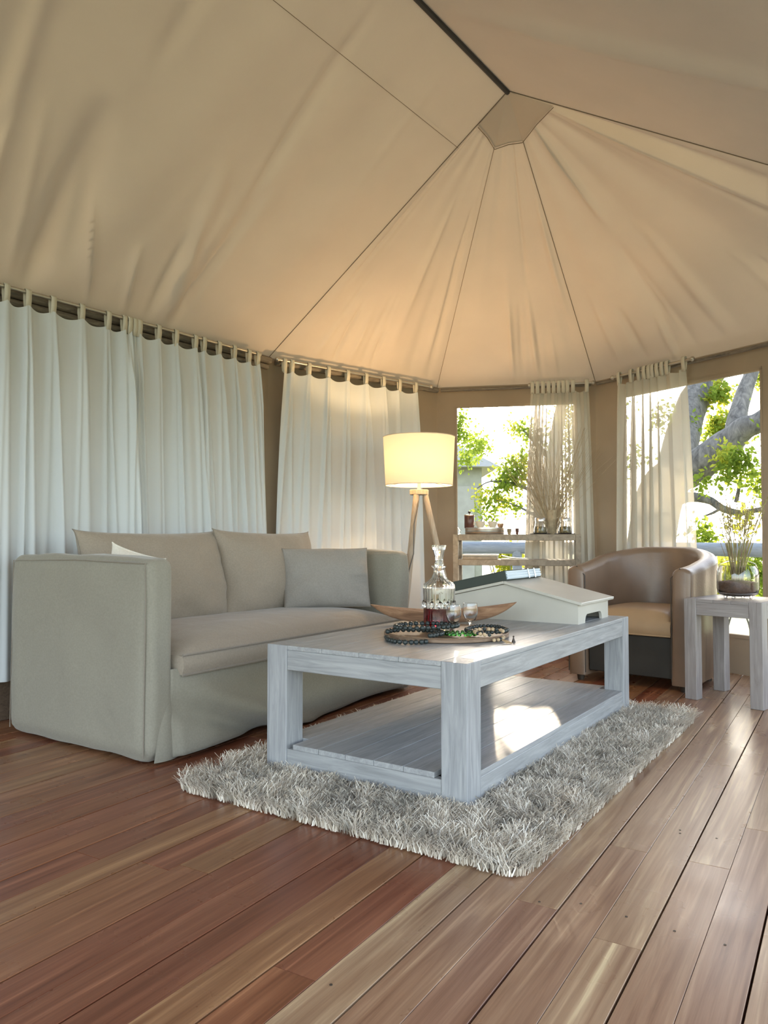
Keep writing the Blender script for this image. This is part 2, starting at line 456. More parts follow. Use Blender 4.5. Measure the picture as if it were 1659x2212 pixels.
# reinforcing patch round the peak
bm = new_bm(); vv = []
ring = [apex.lerp(ridge_back, 0.02)] + [apex.lerp(e3(q), t) for q, t in ((AB, .10), (BC, .13), (CD, .12), (DE, .09))]
mid = []
for a_, b_ in zip(ring[1:], ring[2:]): mid += [a_, (a_ + b_) / 2 * 0.97 + apex * 0.03]
mid.append(ring[-1])
c0 = bm.verts.new(off(apex, -0.010)); rv = [bm.verts.new(off(p, -0.012)) for p in mid]
for a_, b_ in zip(rv, rv[1:]): bm.faces.new((c0, a_, b_))
obj('peak_patch', bm, MAT['roof'], ceiling)
bm = new_bm(); tube(bm, [off(p, -0.02) for p in mid], 0.0022, 5)
obj('stitched_seam', bm, MAT['seam'], ceiling)
# roof overhang outside the walls
bm = new_bm(); cen = Vector((apex.x, apex.y))
prev = None; outer = []
for q in PLAN:
    o_ = q + (q - cen).normalized() * 0.0
    outer.append(q)
offs = []
n_s = [side_normal(PLAN[i], PLAN[i + 1]) for i in range(5)]
for i, q in enumerate(PLAN):
    ns = [n_s[j] for j in (i - 1, i) if 0 <= j < 5]
    m_ = sum(ns, Vector((0, 0))).normalized(); k = 0.22 / max(0.5, m_.dot(ns[0]))
    offs.append(q + m_ * k)
for i in range(5):
    a_, b_ = PLAN[i], PLAN[i + 1]; c_, d_ = offs[i], offs[i + 1]
    bm.faces.new([bm.verts.new((p.x, p.y, z)) for p, z in ((a_, EAVE), (b_, EAVE), (d_, EAVE - 0.10), (c_, EAVE - 0.10))])
obj('roof_overhang', bm, MAT['roof'], ceiling)

# eave poles (dark weathered poles the curtains hang under), one per wall
def pole_along(name, p0, p1, z, r, inset, mat, a=0.0, b=1.0, seg=10, kind='structure'):
    n = side_normal(p0, p1)
    q0 = p0.lerp(p1, a) - n * inset; q1 = p0.lerp(p1, b) - n * inset
    bm = new_bm(); pts = []
    for i in range(9):
        t = i / 8; q = q0.lerp(q1, t)
        pts.append((q.x, q.y, z))
    tube(bm, pts, r, seg)
    return tag(obj(name, bm, mat, smooth=True), kind=kind)
WALLS = {'a': (A_BACK, AB), 'b': (AB, BC), 'c': (BC, CD), 'd': (CD, DE)}
for i, (k, (p0, p1)) in enumerate(WALLS.items()):
    a, b_ = {'a': (0, .994), 'b': (.02, .97), 'c': (0.03, .97), 'd': (.02, 1)}[k]
    rr_ = {'a': .024, 'b': .022, 'c': .012, 'd': .012}[k]
    pole_along('trim_%d' % (i + 1), p0, p1, EAVE - 0.032, rr_, 0.045, MAT['pole'], a, b_)
LA = (AB - A_BACK).length
pole_along('trim_5', A_BACK, AB, EAVE - 0.076, 0.018, 0.045, MAT['pole'], 0, .99)
for k, (p0, p1), a, b_ in (('left', (A_BACK, AB), 0, .99), ):
    n = side_normal(p0, p1); bm = new_bm(); q = (p0 + p1) / 2 - n * 0.02
    box(bm, (q.x, q.y, 0.085), ((p1 - p0).length - 0.05, 0.03, 0.17), 0.004, rot=Matrix.Rotation(math.atan2(dA.y, dA.x), 3, 'Z'))
    tag(obj('baseboard_left', bm, MAT['baseboard']), kind='structure')

# ------------------------------------------------------------ floor of separate boards
FA = R(31.3); fd = Vector((math.sin(FA), math.cos(FA))); fn_ = Vector((math.cos(FA), -math.sin(FA)))
def fc(p): return (p.dot(fn_), p.dot(fd))          # board coordinates: across, along
poly = [fc(p) for p in PLAN]
def row_span(c0, c1):
    lo, hi = 1e9, -1e9
    for c in (c0, (c0 + c1) / 2, c1):
        ys = []
        for i in range(len(poly)):
            (xa, ya), (xb, yb) = poly[i], poly[(i + 1) % len(poly)]
            if (xa - c) * (xb - c) <= 0 and abs(xa - xb) > 1e-9: ys.append(ya + (yb - ya) * (c - xa) / (xb - xa))
        if ys: lo = min(lo, min(ys)); hi = max(hi, max(ys))
    return (lo, hi) if hi > lo else None
floor = bpy.data.objects.new('floor', None); COL.objects.link(floor); tag(floor, kind='structure')
bm = new_bm(); vsx = [bm.verts.new((p.x, p.y, -0.03)) for p in PLAN]; bm.faces.new(vsx)
obj('underlay', bm, MAT['slate'], floor)
BW = 0.0985
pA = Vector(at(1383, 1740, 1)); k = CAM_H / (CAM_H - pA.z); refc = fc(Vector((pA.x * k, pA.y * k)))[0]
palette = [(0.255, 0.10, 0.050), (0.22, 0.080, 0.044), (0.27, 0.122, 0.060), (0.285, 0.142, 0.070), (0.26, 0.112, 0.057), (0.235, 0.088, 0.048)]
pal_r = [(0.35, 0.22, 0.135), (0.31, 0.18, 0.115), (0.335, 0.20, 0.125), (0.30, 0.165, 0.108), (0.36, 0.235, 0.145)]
rs = random.Random(11)
i0 = int((min(p[0] for p in poly) - refc) / BW) - 1; i1 = int((max(p[0] for p in poly) - refc) / BW) + 1
for i in range(i0, i1 + 1):
    c0 = refc + i * BW; c1 = c0 + BW
    wide = (i % 2 == 0)                            # every second joint stands open
    g0, g1 = (0.0022, 0.0005) if wide else (0.0005, 0.0022)
    sp = row_span(c0 + 1e-4, c1 - 1e-4)
    if not sp: continue
    lo, hi = sp; y = lo - rs.random() * 2.2
    while y < hi:
        L = 3.2 + rs.random() * 2.4
        a_, b_ = max(y, lo), min(y + L, hi)
        if b_ - a_ > 0.02:
            w = BW - g0 - g1; bm = new_bm()
            box(bm, (0, 0, -0.011), (w, b_ - a_ - 0.0012, 0.022), 0.0008, 1)
            cx = c0 + g0 + w / 2; cy = (a_ + b_) / 2
            P = fn_ * cx + fd * cy
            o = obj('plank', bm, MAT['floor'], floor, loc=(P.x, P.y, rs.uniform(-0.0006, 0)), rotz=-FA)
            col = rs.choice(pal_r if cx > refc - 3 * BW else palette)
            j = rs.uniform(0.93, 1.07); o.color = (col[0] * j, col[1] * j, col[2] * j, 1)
        y += L

for px, py in ((1165, 1948), (1255, 1952), (1353, 1980), (1457, 2011), (1566, 2041), (1548, 1811), (1469, 1793), (1469, 1800), (715, 2127), (1290, 1660)):
    p = at(px, py, 1.0); k = CAM_H / (CAM_H - p.z); bm = new_bm(); lathe(bm, [(0.0032, -0.002), (0.0030, 0.0006), (0, 0.0002)], 8)
    obj('nail', bm, MAT['foot'], floor, loc=(p.x * k, k, 0))

# ------------------------------------------------------------ curtains
def curtain(label, key, top_px, bot_px, tabs_px, mat, amp, nf, seed, ztop=1.872, zbot=0.19, inset=0.10, group=None, sag=0.009, hem=True, omega=0.0):
    p0, p1 = WALLS[key]; n = side_normal(p0, p1); d = (p1 - p0).normalized()
    q0 = p0 - n * inset; q1 = p1 - n * inset; L = (q1 - q0).length
    S = lambda px: on_line(px, q0, q1) * L
    t0, t1 = S(top_px[0]), S(top_px[1]); b0, b1 = S(bot_px[0]), S(bot_px[1])
    tabs = sorted(S(p) for p in tabs_px)
    root = thing('curtain', label, 'curtain', ((q0 + d * t0).x, (q0 + d * t0).y, 0), 0, group)
    inv = -Vector(root.location)
    knots = [t0] + [t for t in tabs if t0 + .01 < t < t1 - .01] + [t1]
    def phase(s):
        for i in range(len(knots) - 1):
            if s <= knots[i + 1] or i == len(knots) - 2:
                return i + (s - knots[i]) / (knots[i + 1] - knots[i])
    rq = random.Random(seed); ridges = []
    for t in tabs:
        for sg in (-1, 1): ridges.append(((t - t0) / (t1 - t0) + sg * 0.008, sg * rq.uniform(0.0, 0.06), rq.uniform(0.006, 0.014), rq.uniform(0.15, 0.75), 0))
    def f(u, v):
        st = t0 + (t1 - t0) * u; s = st + (b0 + (b1 - b0) * u - st) * (v ** 0.8)
        ph = phase(st)
        frac = ph - math.floor(ph)
        near = math.exp(-v * 5)
        w = amp * 0.22 * math.exp(-v * 8) * math.cos(2 * PI * ph)                        # gathers at the tabs
        lowf = fbm(u * nf * 0.8 + 0.35 * v, v * 0.35, seed)
        for (u0, dr, wd, am, v0) in ridges:
            g_ = (u - u0 - dr * v) / (wd * (1 + 0.8 * v))
            if abs(g_) < 3: w += amp * am * math.exp(-g_ * g_) * min(1, 0.25 + v * 5)
        w += amp * (0.3 + 0.7 * min(1, v * 4)) * (1.3 * lowf + 0.3 * fbm(u * nf * 2.2, v * 0.3, seed + 3))
        if omega:
            k_ = math.sin(2 * PI * (u * nf * 1.6 + 0.5 * fbm(u * 4, v * .4, seed))); w = amp * k_ * (0.5 + .5 * v)
            s += omega * math.sin(4 * PI * (u * nf * 1.6 + 0.5 * fbm(u * 4, v * .4, seed)) + fbm(u * 9, 0, seed)) * min(1, 0.3 + 2 * v) * (0.5 + fbm(u * 5, 1.5, seed + 2)) * min(1, u * 12, (1 - u) * 12)
        z = ztop + (zbot - ztop) * v - sag * near * 2 * (4 * frac * (1 - frac)) * (1 - v)
        q = q0 + d * s - n * w
        return Vector((q.x, q.y, z)) + inv
    bm = new_bm(); grid(bm, f, int(90 + 220 * (t1 - t0)), 60)
    obj('fabric_panel', bm, mat, root, smooth=True, angle=180)
    ang = math.atan2(d.y, d.x)
    tm = None
    for t in tabs:
        q = q0 + d * t
        if tm is None:
            bm = new_bm(); w2 = 0.0135; prof = [(-.006, -.02), (-.013, .03), (-.013, .064), (-.006, .074), (.006, .074), (.013, .064), (.013, .03), (.006, -.01)]
            for (y1, z1), (y2, z2) in zip(prof, prof[1:]):
                vv = [bm.verts.new(p) for p in ((-w2, y1, z1), (w2, y1, z1), (w2, y2, z2), (-w2, y2, z2))]; bm.faces.new(vv)
            bmesh.ops.remove_doubles(bm, verts=bm.verts, dist=1e-5)
            to = obj('tab', bm, MAT['tab'], root, smooth=True, angle=180); tm = to
            sm = to.modifiers.new('thick', 'SOLIDIFY'); sm.thickness = 0.0015
        else:
            to = tm.copy(); COL.objects.link(to); to.parent = root
        to.location = Vector((q.x, q.y, ztop)) + inv; to.rotation_euler = (0, 0, ang)
    return root
# rods
def rod(key, a_px, b_px, z, label):
    p0, p1 = WALLS[key]; n = side_normal(p0, p1); ins = 0.10
    q0 = p0 - n * ins; q1 = p1 - n * ins
    r0 = q0.lerp(q1, on_line(a_px, q0, q1)); r1 = q0.lerp(q1, on_line(b_px, q0, q1))
    bm = new_bm(); tube(bm, [(r0.x, r0.y, z), (r1.x, r1.y, z)], 0.009, 10)
    for r in (r0, r1): sph(bm, (r.x, r.y, z), 0.016, 10, 8)
    return tag(obj('curtain_rod', bm, MAT['rod'], smooth=True), label, 'curtain rod')
rod('a', -160, 558, 1.932, 'metal curtain rod along the left wall above the two white curtains')
rod('b', 598, 932, 1.932, 'metal curtain rod above the white curtain beside the floor lamp')
rod('c', 1146, 1284, 1.932, 'thin curtain rod above the sheer curtain behind the console table')
rod('d', 1326, 1500, 1.932, 'thin curtain rod above the sheer curtain behind the armchair')
curtain('white cotton tab-top curtain at the far left edge, behind the near sofa arm', 'a', (-150, 277), (-170, 302),
        [-140, -85, -40, 5, 52, 107, 170, 228, 263, 275], MAT['curtain'], 0.035, 6.5, 3)
curtain('white tab-top curtain on the left wall, right of the overlapping join, behind the sofa back', 'a', (273, 556), (293, 584),
        [286, 296, 338, 376, 418, 437, 470, 503, 535, 554], MAT['curtain'], 0.036, 6.5, 8)
curtain('white tab-top curtain between the corner post and the floor lamp', 'b', (611, 900), (588, 916),
        [613, 629, 666, 708, 750, 790, 828, 863, 898], MAT['curtain'], 0.034, 6.5, 15, group=None)
curtain('gathered sheer curtain right of the console window, behind the tall reeds', 'c', (1149, 1274), (1128, 1288),
        [1152, 1163, 1175, 1187, 1198, 1209, 1219, 1228, 1240, 1270], MAT['sheer'], 0.030, 5, 21, omega=0.030, ztop=1.885, inset=0.10)
curtain('gathered sheer curtain behind the brown armchair, at the large window', 'd', (1337, 1486), (1326, 1506),
        [1341, 1367, 1384, 1396, 1406, 1414, 1424, 1435, 1446, 1482], MAT['sheer'], 0.032, 5, 27, omega=0.034, ztop=1.885, inset=0.10)

# ------------------------------------------------------------ sofa
def softbox(size, bev, sub=14, bulge=0.0, noise_a=0.0, seed=0, seg=4):
    """rounded upholstered block centred on the origin"""
    sx, sy, sz = size; bm = new_bm()
    def face(ax, sgn):
        def fn(u, v):
            a = [0, 0, 0]; o1, o2 = [i for i in range(3) if i != ax]
            a[ax] = sgn; a[o1] = 2 * u - 1; a[o2] = 2 * v - 1
            p = Vector((a[0] * sx / 2, a[1] * sy / 2, a[2] * sz / 2))
            q = Vector((max(-sx / 2 + bev, min(sx / 2 - bev, p.x)), max(-sy / 2 + bev, min(sy / 2 - bev, p.y)), max(-sz / 2 + bev, min(sz / 2 - bev, p.z))))
            dl = p - q
            if dl.length > 1e-9: p = q + dl.normalized() * bev
            e = (1 - a[o1] ** 4) * (1 - a[o2] ** 4)
            nv = Vector((0, 0, 0)); nv[ax] = sgn
            p += nv * (bulge * e)
            nz = fbm(p.x * 5 + seed, p.y * 5, p.z * 5) * noise_a
            return p + nv * nz * min(1, e * 4)
        grid(bm, fn, sub, sub)
    for ax in range(3):
        for s in (-1, 1): face(ax, s)
    bmesh.ops.remove_doubles(bm, verts=bm.verts, dist=1e-4)
    return bm

SL, SD, SH = 1.80, 0.88, 0.745
sofa = thing('sofa', 'grey linen slipcovered two-seat sofa with square arms and a floor-length skirt, along the left wall', 'sofa', (-0.842, 2.752, 0), -R(33.4))
def place(o, loc, rot=(0, 0, 0)): o.location = loc; o.rotation_euler = rot; return o
for yy in (0.065, SL - 0.065):
    a = obj('arm', softbox((SD, 0.13, SH - 0.015), 0.045, 26, 0.006, 0.012, yy * 9), MAT['sofa'], sofa, smooth=True, angle=180)
    place(a, (-SD / 2, yy, 0.015 + (SH - 0.015) / 2))
    # seams that frame the arm's outer panel and its front
    bm = new_bm(); ys = -0.062 if yy < 1 else 0.062
    z0_, z1_ = -0.35, 0.352
    tube(bm, [(-0.012 + SD / 2 - 0.01, ys, z0_), (SD / 2 - 0.018, ys, 0.2), (SD / 2 - 0.022, ys, z1_ - 0.008), (0, ys, z1_), (-SD / 2 + 0.03, ys, z1_ - 0.01), (-SD / 2 + 0.02, ys, z0_)], 0.0022, 6)
    obj('piping', bm, MAT['piping'], a, smooth=True)
b_ = obj('back', softbox((0.17, SL - 0.25, SH - 0.05), 0.045, 26, 0.006, 0.012, 4), MAT['sofa'], sofa, smooth=True, angle=180)
place(b_, (-SD + 0.087, SL / 2, 0.045 + (SH - 0.05) / 2))
# base under the cushion
b_ = obj('seat_base', softbox((SD - 0.2, SL - 0.255, 0.24), 0.02, 10), MAT['sofa'], sofa, smooth=True)
place(b_, (-SD / 2 + 0.06, SL / 2, 0.185))
# skirt with a kick pleat near each arm
bm = new_bm()
def skf(u, v):
    y = 0.10 + (SL - 0.20) * u; z = 0.335 - 0.318 * v
    x = 0.004 + 0.022 * v
    x += 0.020 * v * v * (math.sin(u * 13) * 0.5 + fbm(u * 5, v * 1.5, 3))
    # drag fold falling from the near arm towards the middle
    dline = (u - 0.02) - 0.42 * v ** 1.4
    x += 0.055 * v * math.exp(-(dline / 0.07) ** 2) - 0.045 * v * math.exp(-((dline + 0.13) / 0.07) ** 2)
    e = min(1, u * 40) * min(1, (1 - u) * 40)
    return Vector((x * (0.3 + 0.7 * e) + 0.004, y, z + 0.006 * math.sin(u * 9) * v))
grid(bm, skf, 120, 24)
s_ = obj('skirt', bm, MAT['sofa'], sofa, smooth=True, angle=180); s_.modifiers.new('thick', 'SOLIDIFY').thickness = 0.004
for yy, sg in ((0.085, 1), (SL - 0.085, -1)):
    bm = new_bm()
    def kp(u, v): return Vector((0.004 + 0.014 * math.sin(PI * u) * v, sg * (u - 0.5) * (0.01 + 0.10 * v), 0.31 - 0.30 * v))
    grid(bm, kp, 10, 10); o = obj('kick_pleat', bm, MAT['sofa'], sofa, smooth=True, angle=180); o.location = (0.0, yy, 0)
# seat cushion
bm = new_bm(); CX, CY = 0.72, SL - 0.275
def cush_top(u, v):
    a = 2 * u - 1; c = 2 * v - 1
    e = (1 - abs(a) ** 3.2) * (1 - abs(c) ** 5)
    x = a * CX / 2; y = c * CY / 2
    r = 0.02
    x *= 1 - 0.012 * c * c * 0; z = 0.035 + 0.075 * max(e, 0) ** 0.55 + 0.004 * fbm(x * 6, y * 5)
    return Vector((x, y, z))
def cush_bot(u, v):
    a = 2 * u - 1; c = 2 * v - 1
    return Vector((a * CX / 2, c * CY / 2, -0.035))
t_ = grid(bm, cush_top, 30, 60); bt = grid(bm, cush_bot, 1, 1)
def side(fa):
    def fn(u, v):
        x, y = fa(u); bl = 0.010 * math.sin(PI * v)
        nx = 1 if abs(x) >= CX / 2 - 1e-6 else 0; ny = 1 if abs(y) >= CY / 2 - 1e-6 else 0
        return Vector((x + math.copysign(bl, x) * nx, y + math.copysign(bl, y) * ny * (1 - nx), -0.035 + 0.07 * v))
    return fn
grid(bm, side(lambda u: (CX / 2, (2 * u - 1) * CY / 2)), 60, 5); grid(bm, side(lambda u: (-CX / 2, (2 * u - 1) * CY / 2)), 60, 5)
grid(bm, side(lambda u: ((2 * u - 1) * CX / 2, CY / 2)), 30, 5); grid(bm, side(lambda u: ((2 * u - 1) * CX / 2, -CY / 2)), 30, 5)
bmesh.ops.remove_doubles(bm, verts=bm.verts, dist=1e-4)
sc_ = obj('seat_cushion', bm, MAT['cushion'], sofa, smooth=True, angle=70); sc_.location = (-CX / 2 + 0.025, SL / 2, 0.345)
for zz in (0.037, -0.036):
    bm = new_bm(); k_ = 0.003
    tube(bm, [(CX / 2 + k_, -CY / 2 + i * CY / 20, zz) for i in range(21)], 0.0045, 6)
    obj('piping', bm, MAT['piping'], sc_, smooth=True)

def pillow(name, label, cat, w, h, t, mat, matrix, group=None, ear=0.075, seed=0, pipe=True):
    """stuffed cushion: its face in the local x-z plane, standing on its lower edge"""
    bm = new_bm()
    def prof(a, c):
        e = max(0, (1 - a * a)) * max(0, (1 - c * c))
        return t / 2 * e ** 0.42
    def xy(a, c):
        x = a * w / 2 * (1 - ear * (1 - c * c) ** 0.5 * 1.0 + ear * 0.4); z = c * h / 2 * (1 - ear * 1.3 * (1 - a * a) ** 0.5 + ear * 0.4)
        return x, z
    for sg in (1, -1):
        def fn(u, v):
            a = math.sin((u - 0.5) * PI); c = math.sin((v - 0.5) * PI)
            x, z = xy(a, c); y = prof(a, c)
            cw = (1 - (1 - a * a) * (1 - c * c)); rad = math.atan2(c, a)
            wr_ = (0.016 * fbm(x * 9 + seed, z * 9, sg) + 0.010 * fbm(rad * 5 + seed, 2.0, sg)) * cw * 4 * (1 - a * a) ** .7 * (1 - c * c) ** .7
            return Vector((x, sg * (y + wr_), z + h / 2 - 0.012 * (1 - c * c) * (1 if c > 0 else 0)))
        grid(bm, fn, 34, 30)
    bmesh.ops.remove_doubles(bm, verts=bm.verts, dist=1e-4)
    o = obj(name, bm, mat, smooth=True, angle=180); tag(o, label, cat, group); o.matrix_world = matrix
    if pipe:
        bm = new_bm(); pts = []
        for i in range(97):
            q = (i % 96) / 24; s = q % 1; k = int(q); al = math.sin((s - .5) * PI)
            a, c = ((al, -1), (1, al), (-al, 1), (-1, -al))[k]
            x, z = xy(a, c); pts.append((x, 0, z + h / 2))
        tube(bm, pts, 0.0032, 6, cap=False)
        obj('piping', bm, MAT['piping'] if mat != MAT['cushion_white'] else mat, o, smooth=True)
    return o
def in_sofa(x, y, z, yaw, lean, roll=0.0):
    base = Matrix.Translation(sofa.location) @ Matrix.Rotation(-R(33.4), 4, 'Z')
    return base @ Matrix.Translation((x, y, z)) @ Matrix.Rotation(yaw, 4, 'Z') @ Matrix.Rotation(lean, 4, 'X') @ Matrix.Rotation(roll, 4, 'Y')
# local x of a pillow runs along the sofa's length when yaw = 90 deg
pillow('back_cushion', 'large taupe back cushion at the near end of the sofa', 'cushion', 0.80, 0.455, 0.25, MAT['cushion'],
       in_sofa(-0.53, 0.545, 0.405, R(90), R(-14), R(0)), group=None, seed=1)
pillow('back_cushion', 'taupe back cushion in the middle of the sofa, behind the small grey cushion', 'cushion', 0.70, 0.455, 0.25, MAT['cushion'],
       in_sofa(-0.49, 1.235, 0.405, R(88), R(-12), R(1)), group=None, seed=5)
pillow('throw_cushion', 'smaller grey rectangular cushion leaning near the far sofa arm', 'cushion', 0.46, 0.315, 0.14, MAT['cushion_grey'],
       in_sofa(-0.255, 1.385, 0.450, R(52), R(-13), R(0)), group=None, seed=9, ear=0.03)
pillow('throw_cushion', 'cream cushion tucked behind the near sofa arm, only its corner showing', 'cushion', 0.34, 0.30, 0.11, MAT['cushion_white'],
       in_sofa(-0.325, 0.205, 0.470, R(-4), R(5), R(10)), group=None, seed=12)

# ------------------------------------------------------------ coffee table
TL, TW, TH = 1.61, 0.775, 0.452
RUGZ = 0.006
TA = R(33.7)
table = thing('coffee_table', 'whitewashed wooden coffee table with square legs and a lower shelf, on the shaggy rug', 'coffee table', (0.241, 2.240, 0), -TA)
# local: x to the right across (0 .. -TW goes left), y along the length away from the camera
LGW = 0.088
for x in (-LGW / 2, -TW + LGW / 2):
    for y in (LGW / 2, TL - LGW / 2):
        bm = new_bm(); box(bm, (x, y, RUGZ + (TH - RUGZ) / 2), (LGW, LGW, TH - RUGZ), 0.003, 2); obj('leg', bm, MAT['wash_z'], table)
def rail_y(x, z0, z1, nm):
    bm = new_bm(); box(bm, (x, TL / 2, (z0 + z1) / 2), (0.03, TL - 2 * LGW, z1 - z0), 0.002, 1); obj(nm, bm, MAT['wash_y'], table)
def rail_x(y, z0, z1, nm):
    bm = new_bm(); box(bm, (-TW / 2, y, (z0 + z1) / 2), (TW - 2 * LGW, 0.03, z1 - z0), 0.002, 1); obj(nm, bm, MAT['wash_x'], table)
for x in (-0.018, -TW + 0.018): rail_y(x, TH - 0.083, TH - 0.0155, 'apron'); rail_y(x, 0.04, 0.104, 'shelf_rail')
for y in (0.018, TL - 0.018): rail_x(y, TH - 0.083, TH - 0.0155, 'apron'); rail_x(y, 0.04, 0.104, 'shelf_rail')
n_b = 6; inner = TW - 2 * LGW; edge = LGW
def boards(z, th, nm):
    spans = [(-LGW, 0, LGW, TL - LGW), (-TW, -TW + LGW, LGW, TL - LGW)]
    wb = inner / 4
    spans += [(-TW + LGW + i * wb, -TW + LGW + (i + 1) * wb, 0, TL) for i in range(4)]
    for (xa, xb, ya, yb) in spans:
        bm = new_bm(); box(bm, ((xa + xb) / 2, (ya + yb) / 2, z - th / 2), (xb - xa - 0.0014, yb - ya - 0.001, th), 0.0012, 1)
        obj(nm, bm, MAT['wash_y'], table)
boards(TH, 0.015, 'top_board')
for i in range(7):
    wb = (TW - 0.006) / 7; x = -TW + 0.003 + (i + .5) * wb; cut = LGW if i in (0, 6) else 0.004
    bm = new_bm(); box(bm, (x, TL / 2, 0.113), (wb - 0.0015, TL - 2 * cut, 0.017), 0.0012, 1); obj('shelf_board', bm, MAT['wash_y'], table)

def tframe(x, y, z=TH):
    c, s = math.cos(-TA), math.sin(-TA)
    return Vector((0.241 + x * c - y * s, 2.240 + x * s + y * c, z))

# ------------------------------------------------------------ shaggy rug (one countless pile)
RA = R(33.5); RL, RW = 1.95, 1.22
rc = Vector((0.33, 1.845)); rd = Vector((math.sin(RA), math.cos(RA))); rn = Vector((math.cos(RA), -math.sin(RA)))
rug = thing('shaggy_rug', 'shaggy grey and cream rug under the coffee table', 'rug', (rc.x, rc.y, 0), -RA)
bm = new_bm(); box(bm, (-RW / 2, RL / 2, 0.0035), (RW - 0.06, RL - 0.06, 0.005)); obj('backing', bm, MAT['rugbase'], rug)
rr = random.Random(3); V = []; F = []
NS = 100000
def leg_hit(x, y):
    w = rc + rn * x + rd * y; l = w - Vector((0.241, 2.240)); tx = l.x * math.cos(TA) - l.y * math.sin(TA); ty = l.x * math.sin(TA) + l.y * math.cos(TA)
    for cx in (-LGW / 2, -TW + LGW / 2):
        for cy in (LGW / 2, TL - LGW / 2):
            if abs(tx - cx) < LGW / 2 + .004 and abs(ty - cy) < LGW / 2 + .004: return True
    return False
for i in range(NS):
    x = -rr.random() * RW; y = rr.random() * RL
    if y > 1.15 and x < -0.75 and rr.random() < .5: continue
    if leg_hit(x, y): continue
    ed = 0.012 * noise.noise(Vector((x * 25, y * 25, 40)))
    if min(-x, x + RW, y, RL - y) < ed: continue
    if math.hypot(max(0, .07 - min(-x, x + RW)), max(0, .07 - min(y, RL - y))) > 0.07: continue
    ta = noise.noise(Vector((x * 16, y * 16, 0))) * 4.5 + noise.noise(Vector((x * 5, y * 5, 7))) * 3
    a = ta + rr.uniform(-0.8, 0.8); ln = 0.046 + 0.022 * rr.random() + 0.014 * noise.noise(Vector((x * 22, y * 22, 3)))
    ex = max(0, 1 - min(-x, x + RW) / 0.05); ey = max(0, 1 - min(y, RL - y) / 0.05)
    dx, dy = math.cos(a), math.sin(a)
    if ex > 0: dx += ex * (1.2 if x > -RW / 2 else -1.2)
    if ey > 0: dy += ey * (-1.2 if y < RL / 2 else 1.2)
    l_ = math.hypot(dx, dy) or 1; dx /= l_; dy /= l_
    lean = rr.uniform(0.25, 0.75); w = 0.0013 + 0.0010 * rr.random()
    b0 = len(V); wx, wy = -dy * w, dx * w
    for k in range(4):
        t = k / 3; h = ln * (t - 0.30 * lean * t * t); r_ = ln * lean * t * t * 1.0; ww = 1 - 0.55 * t
        cu = 0.35 * ln * math.sin(3.0 * t + i) * t; px_, py_, pz_ = x + dx * r_ - dy * cu, y + dy * r_ + dx * cu, 0.004 + h
        V.append((px_ - wx * ww, py_ - wy * ww, pz_)); V.append((px_ + wx * ww, py_ + wy * ww, pz_))
    for k in range(3): F.append((b0 + 2 * k, b0 + 2 * k + 1, b0 + 2 * k + 3, b0 + 2 * k + 2))
me = bpy.data.meshes.new('pile'); me.from_pydata(V, [], F); me.materials.append(MAT['rug'])
pile = bpy.data.objects.new('pile', me); COL.objects.link(pile); pile.parent = rug; pile['kind'] = 'stuff'

# ------------------------------------------------------------ things on the coffee table
GL = CAM_H - TH
tp = lambda px, Y: Vector(((px - 829.5) / FPX * Y, Y, TH))
# round wooden tray
TRC = tp(963, 2.885); TRT = 0.016
tray = thing('round_tray', 'round flat wooden tray on the coffee table, under decanter and glasses', 'tray', TRC)
bm = new_bm(); lathe(bm, [(0, 0), (0.222, 0), (0.232, 0.004), (0.232, 0.014), (0.225, TRT), (0.20, TRT - 0.004), (0, TRT - 0.004)], 64); obj('board', bm, MAT['tray'], tray, smooth=True)
bm = new_bm()
for i in range(64):
    a0_, a1_ = 2 * PI * i / 64, 2 * PI * (i + 1) / 64
tube(bm, [(0.228 * math.cos(2 * PI * i / 64), 0.228 * math.sin(2 * PI * i / 64), TRT) for i in range(65)], 0.003, 6, cap=False); obj('rim', bm, MAT['tray'], tray, smooth=True)
TZ = TH + TRT - 0.004
# dugout-shaped wooden bowl behind the tray
bw = thing('wooden_bowl', 'long canoe-shaped carved wooden bowl behind the decanter', 'bowl', tp(957, 3.265), R(-3))
bm = new_bm(); BLn, BWd, BH = 0.62, 0.115, 0.075
def hull(u, v, inn):
    a = 2 * u - 1; c = 2 * v - 1
    half = BWd / 2 * max(0.0, 1 - abs(a) ** 2.4) ** 0.8 + 0.004
    depth = BH * (1 - abs(a) ** 4.2)
    rim = 0.058 + 0.030 * a * a + 0.006 * a
    x = a * BLn / 2; y = c * half * (1 - 0.12 * inn); z = rim - (depth * 0.72 if not inn else depth * 0.58) * (1 - abs(c) ** 2.2)
    return Vector((x, y, max(z, 0.0 if not inn else 0.012)))
grid(bm, lambda u, v: hull(u, v, 0), 48, 14); grid(bm, lambda u, v: hull(u, v, 1) + Vector((0, 0, 0.0)), 48, 14)
for vv_ in (0, 1): grid(bm, lambda u, v: hull(u, vv_, 0).lerp(hull(u, vv_, 1), v), 48, 1)
bmesh.ops.remove_doubles(bm, verts=bm.verts, dist=1e-5)
obj('hull', bm, MAT['bowl'], bw, smooth=True)
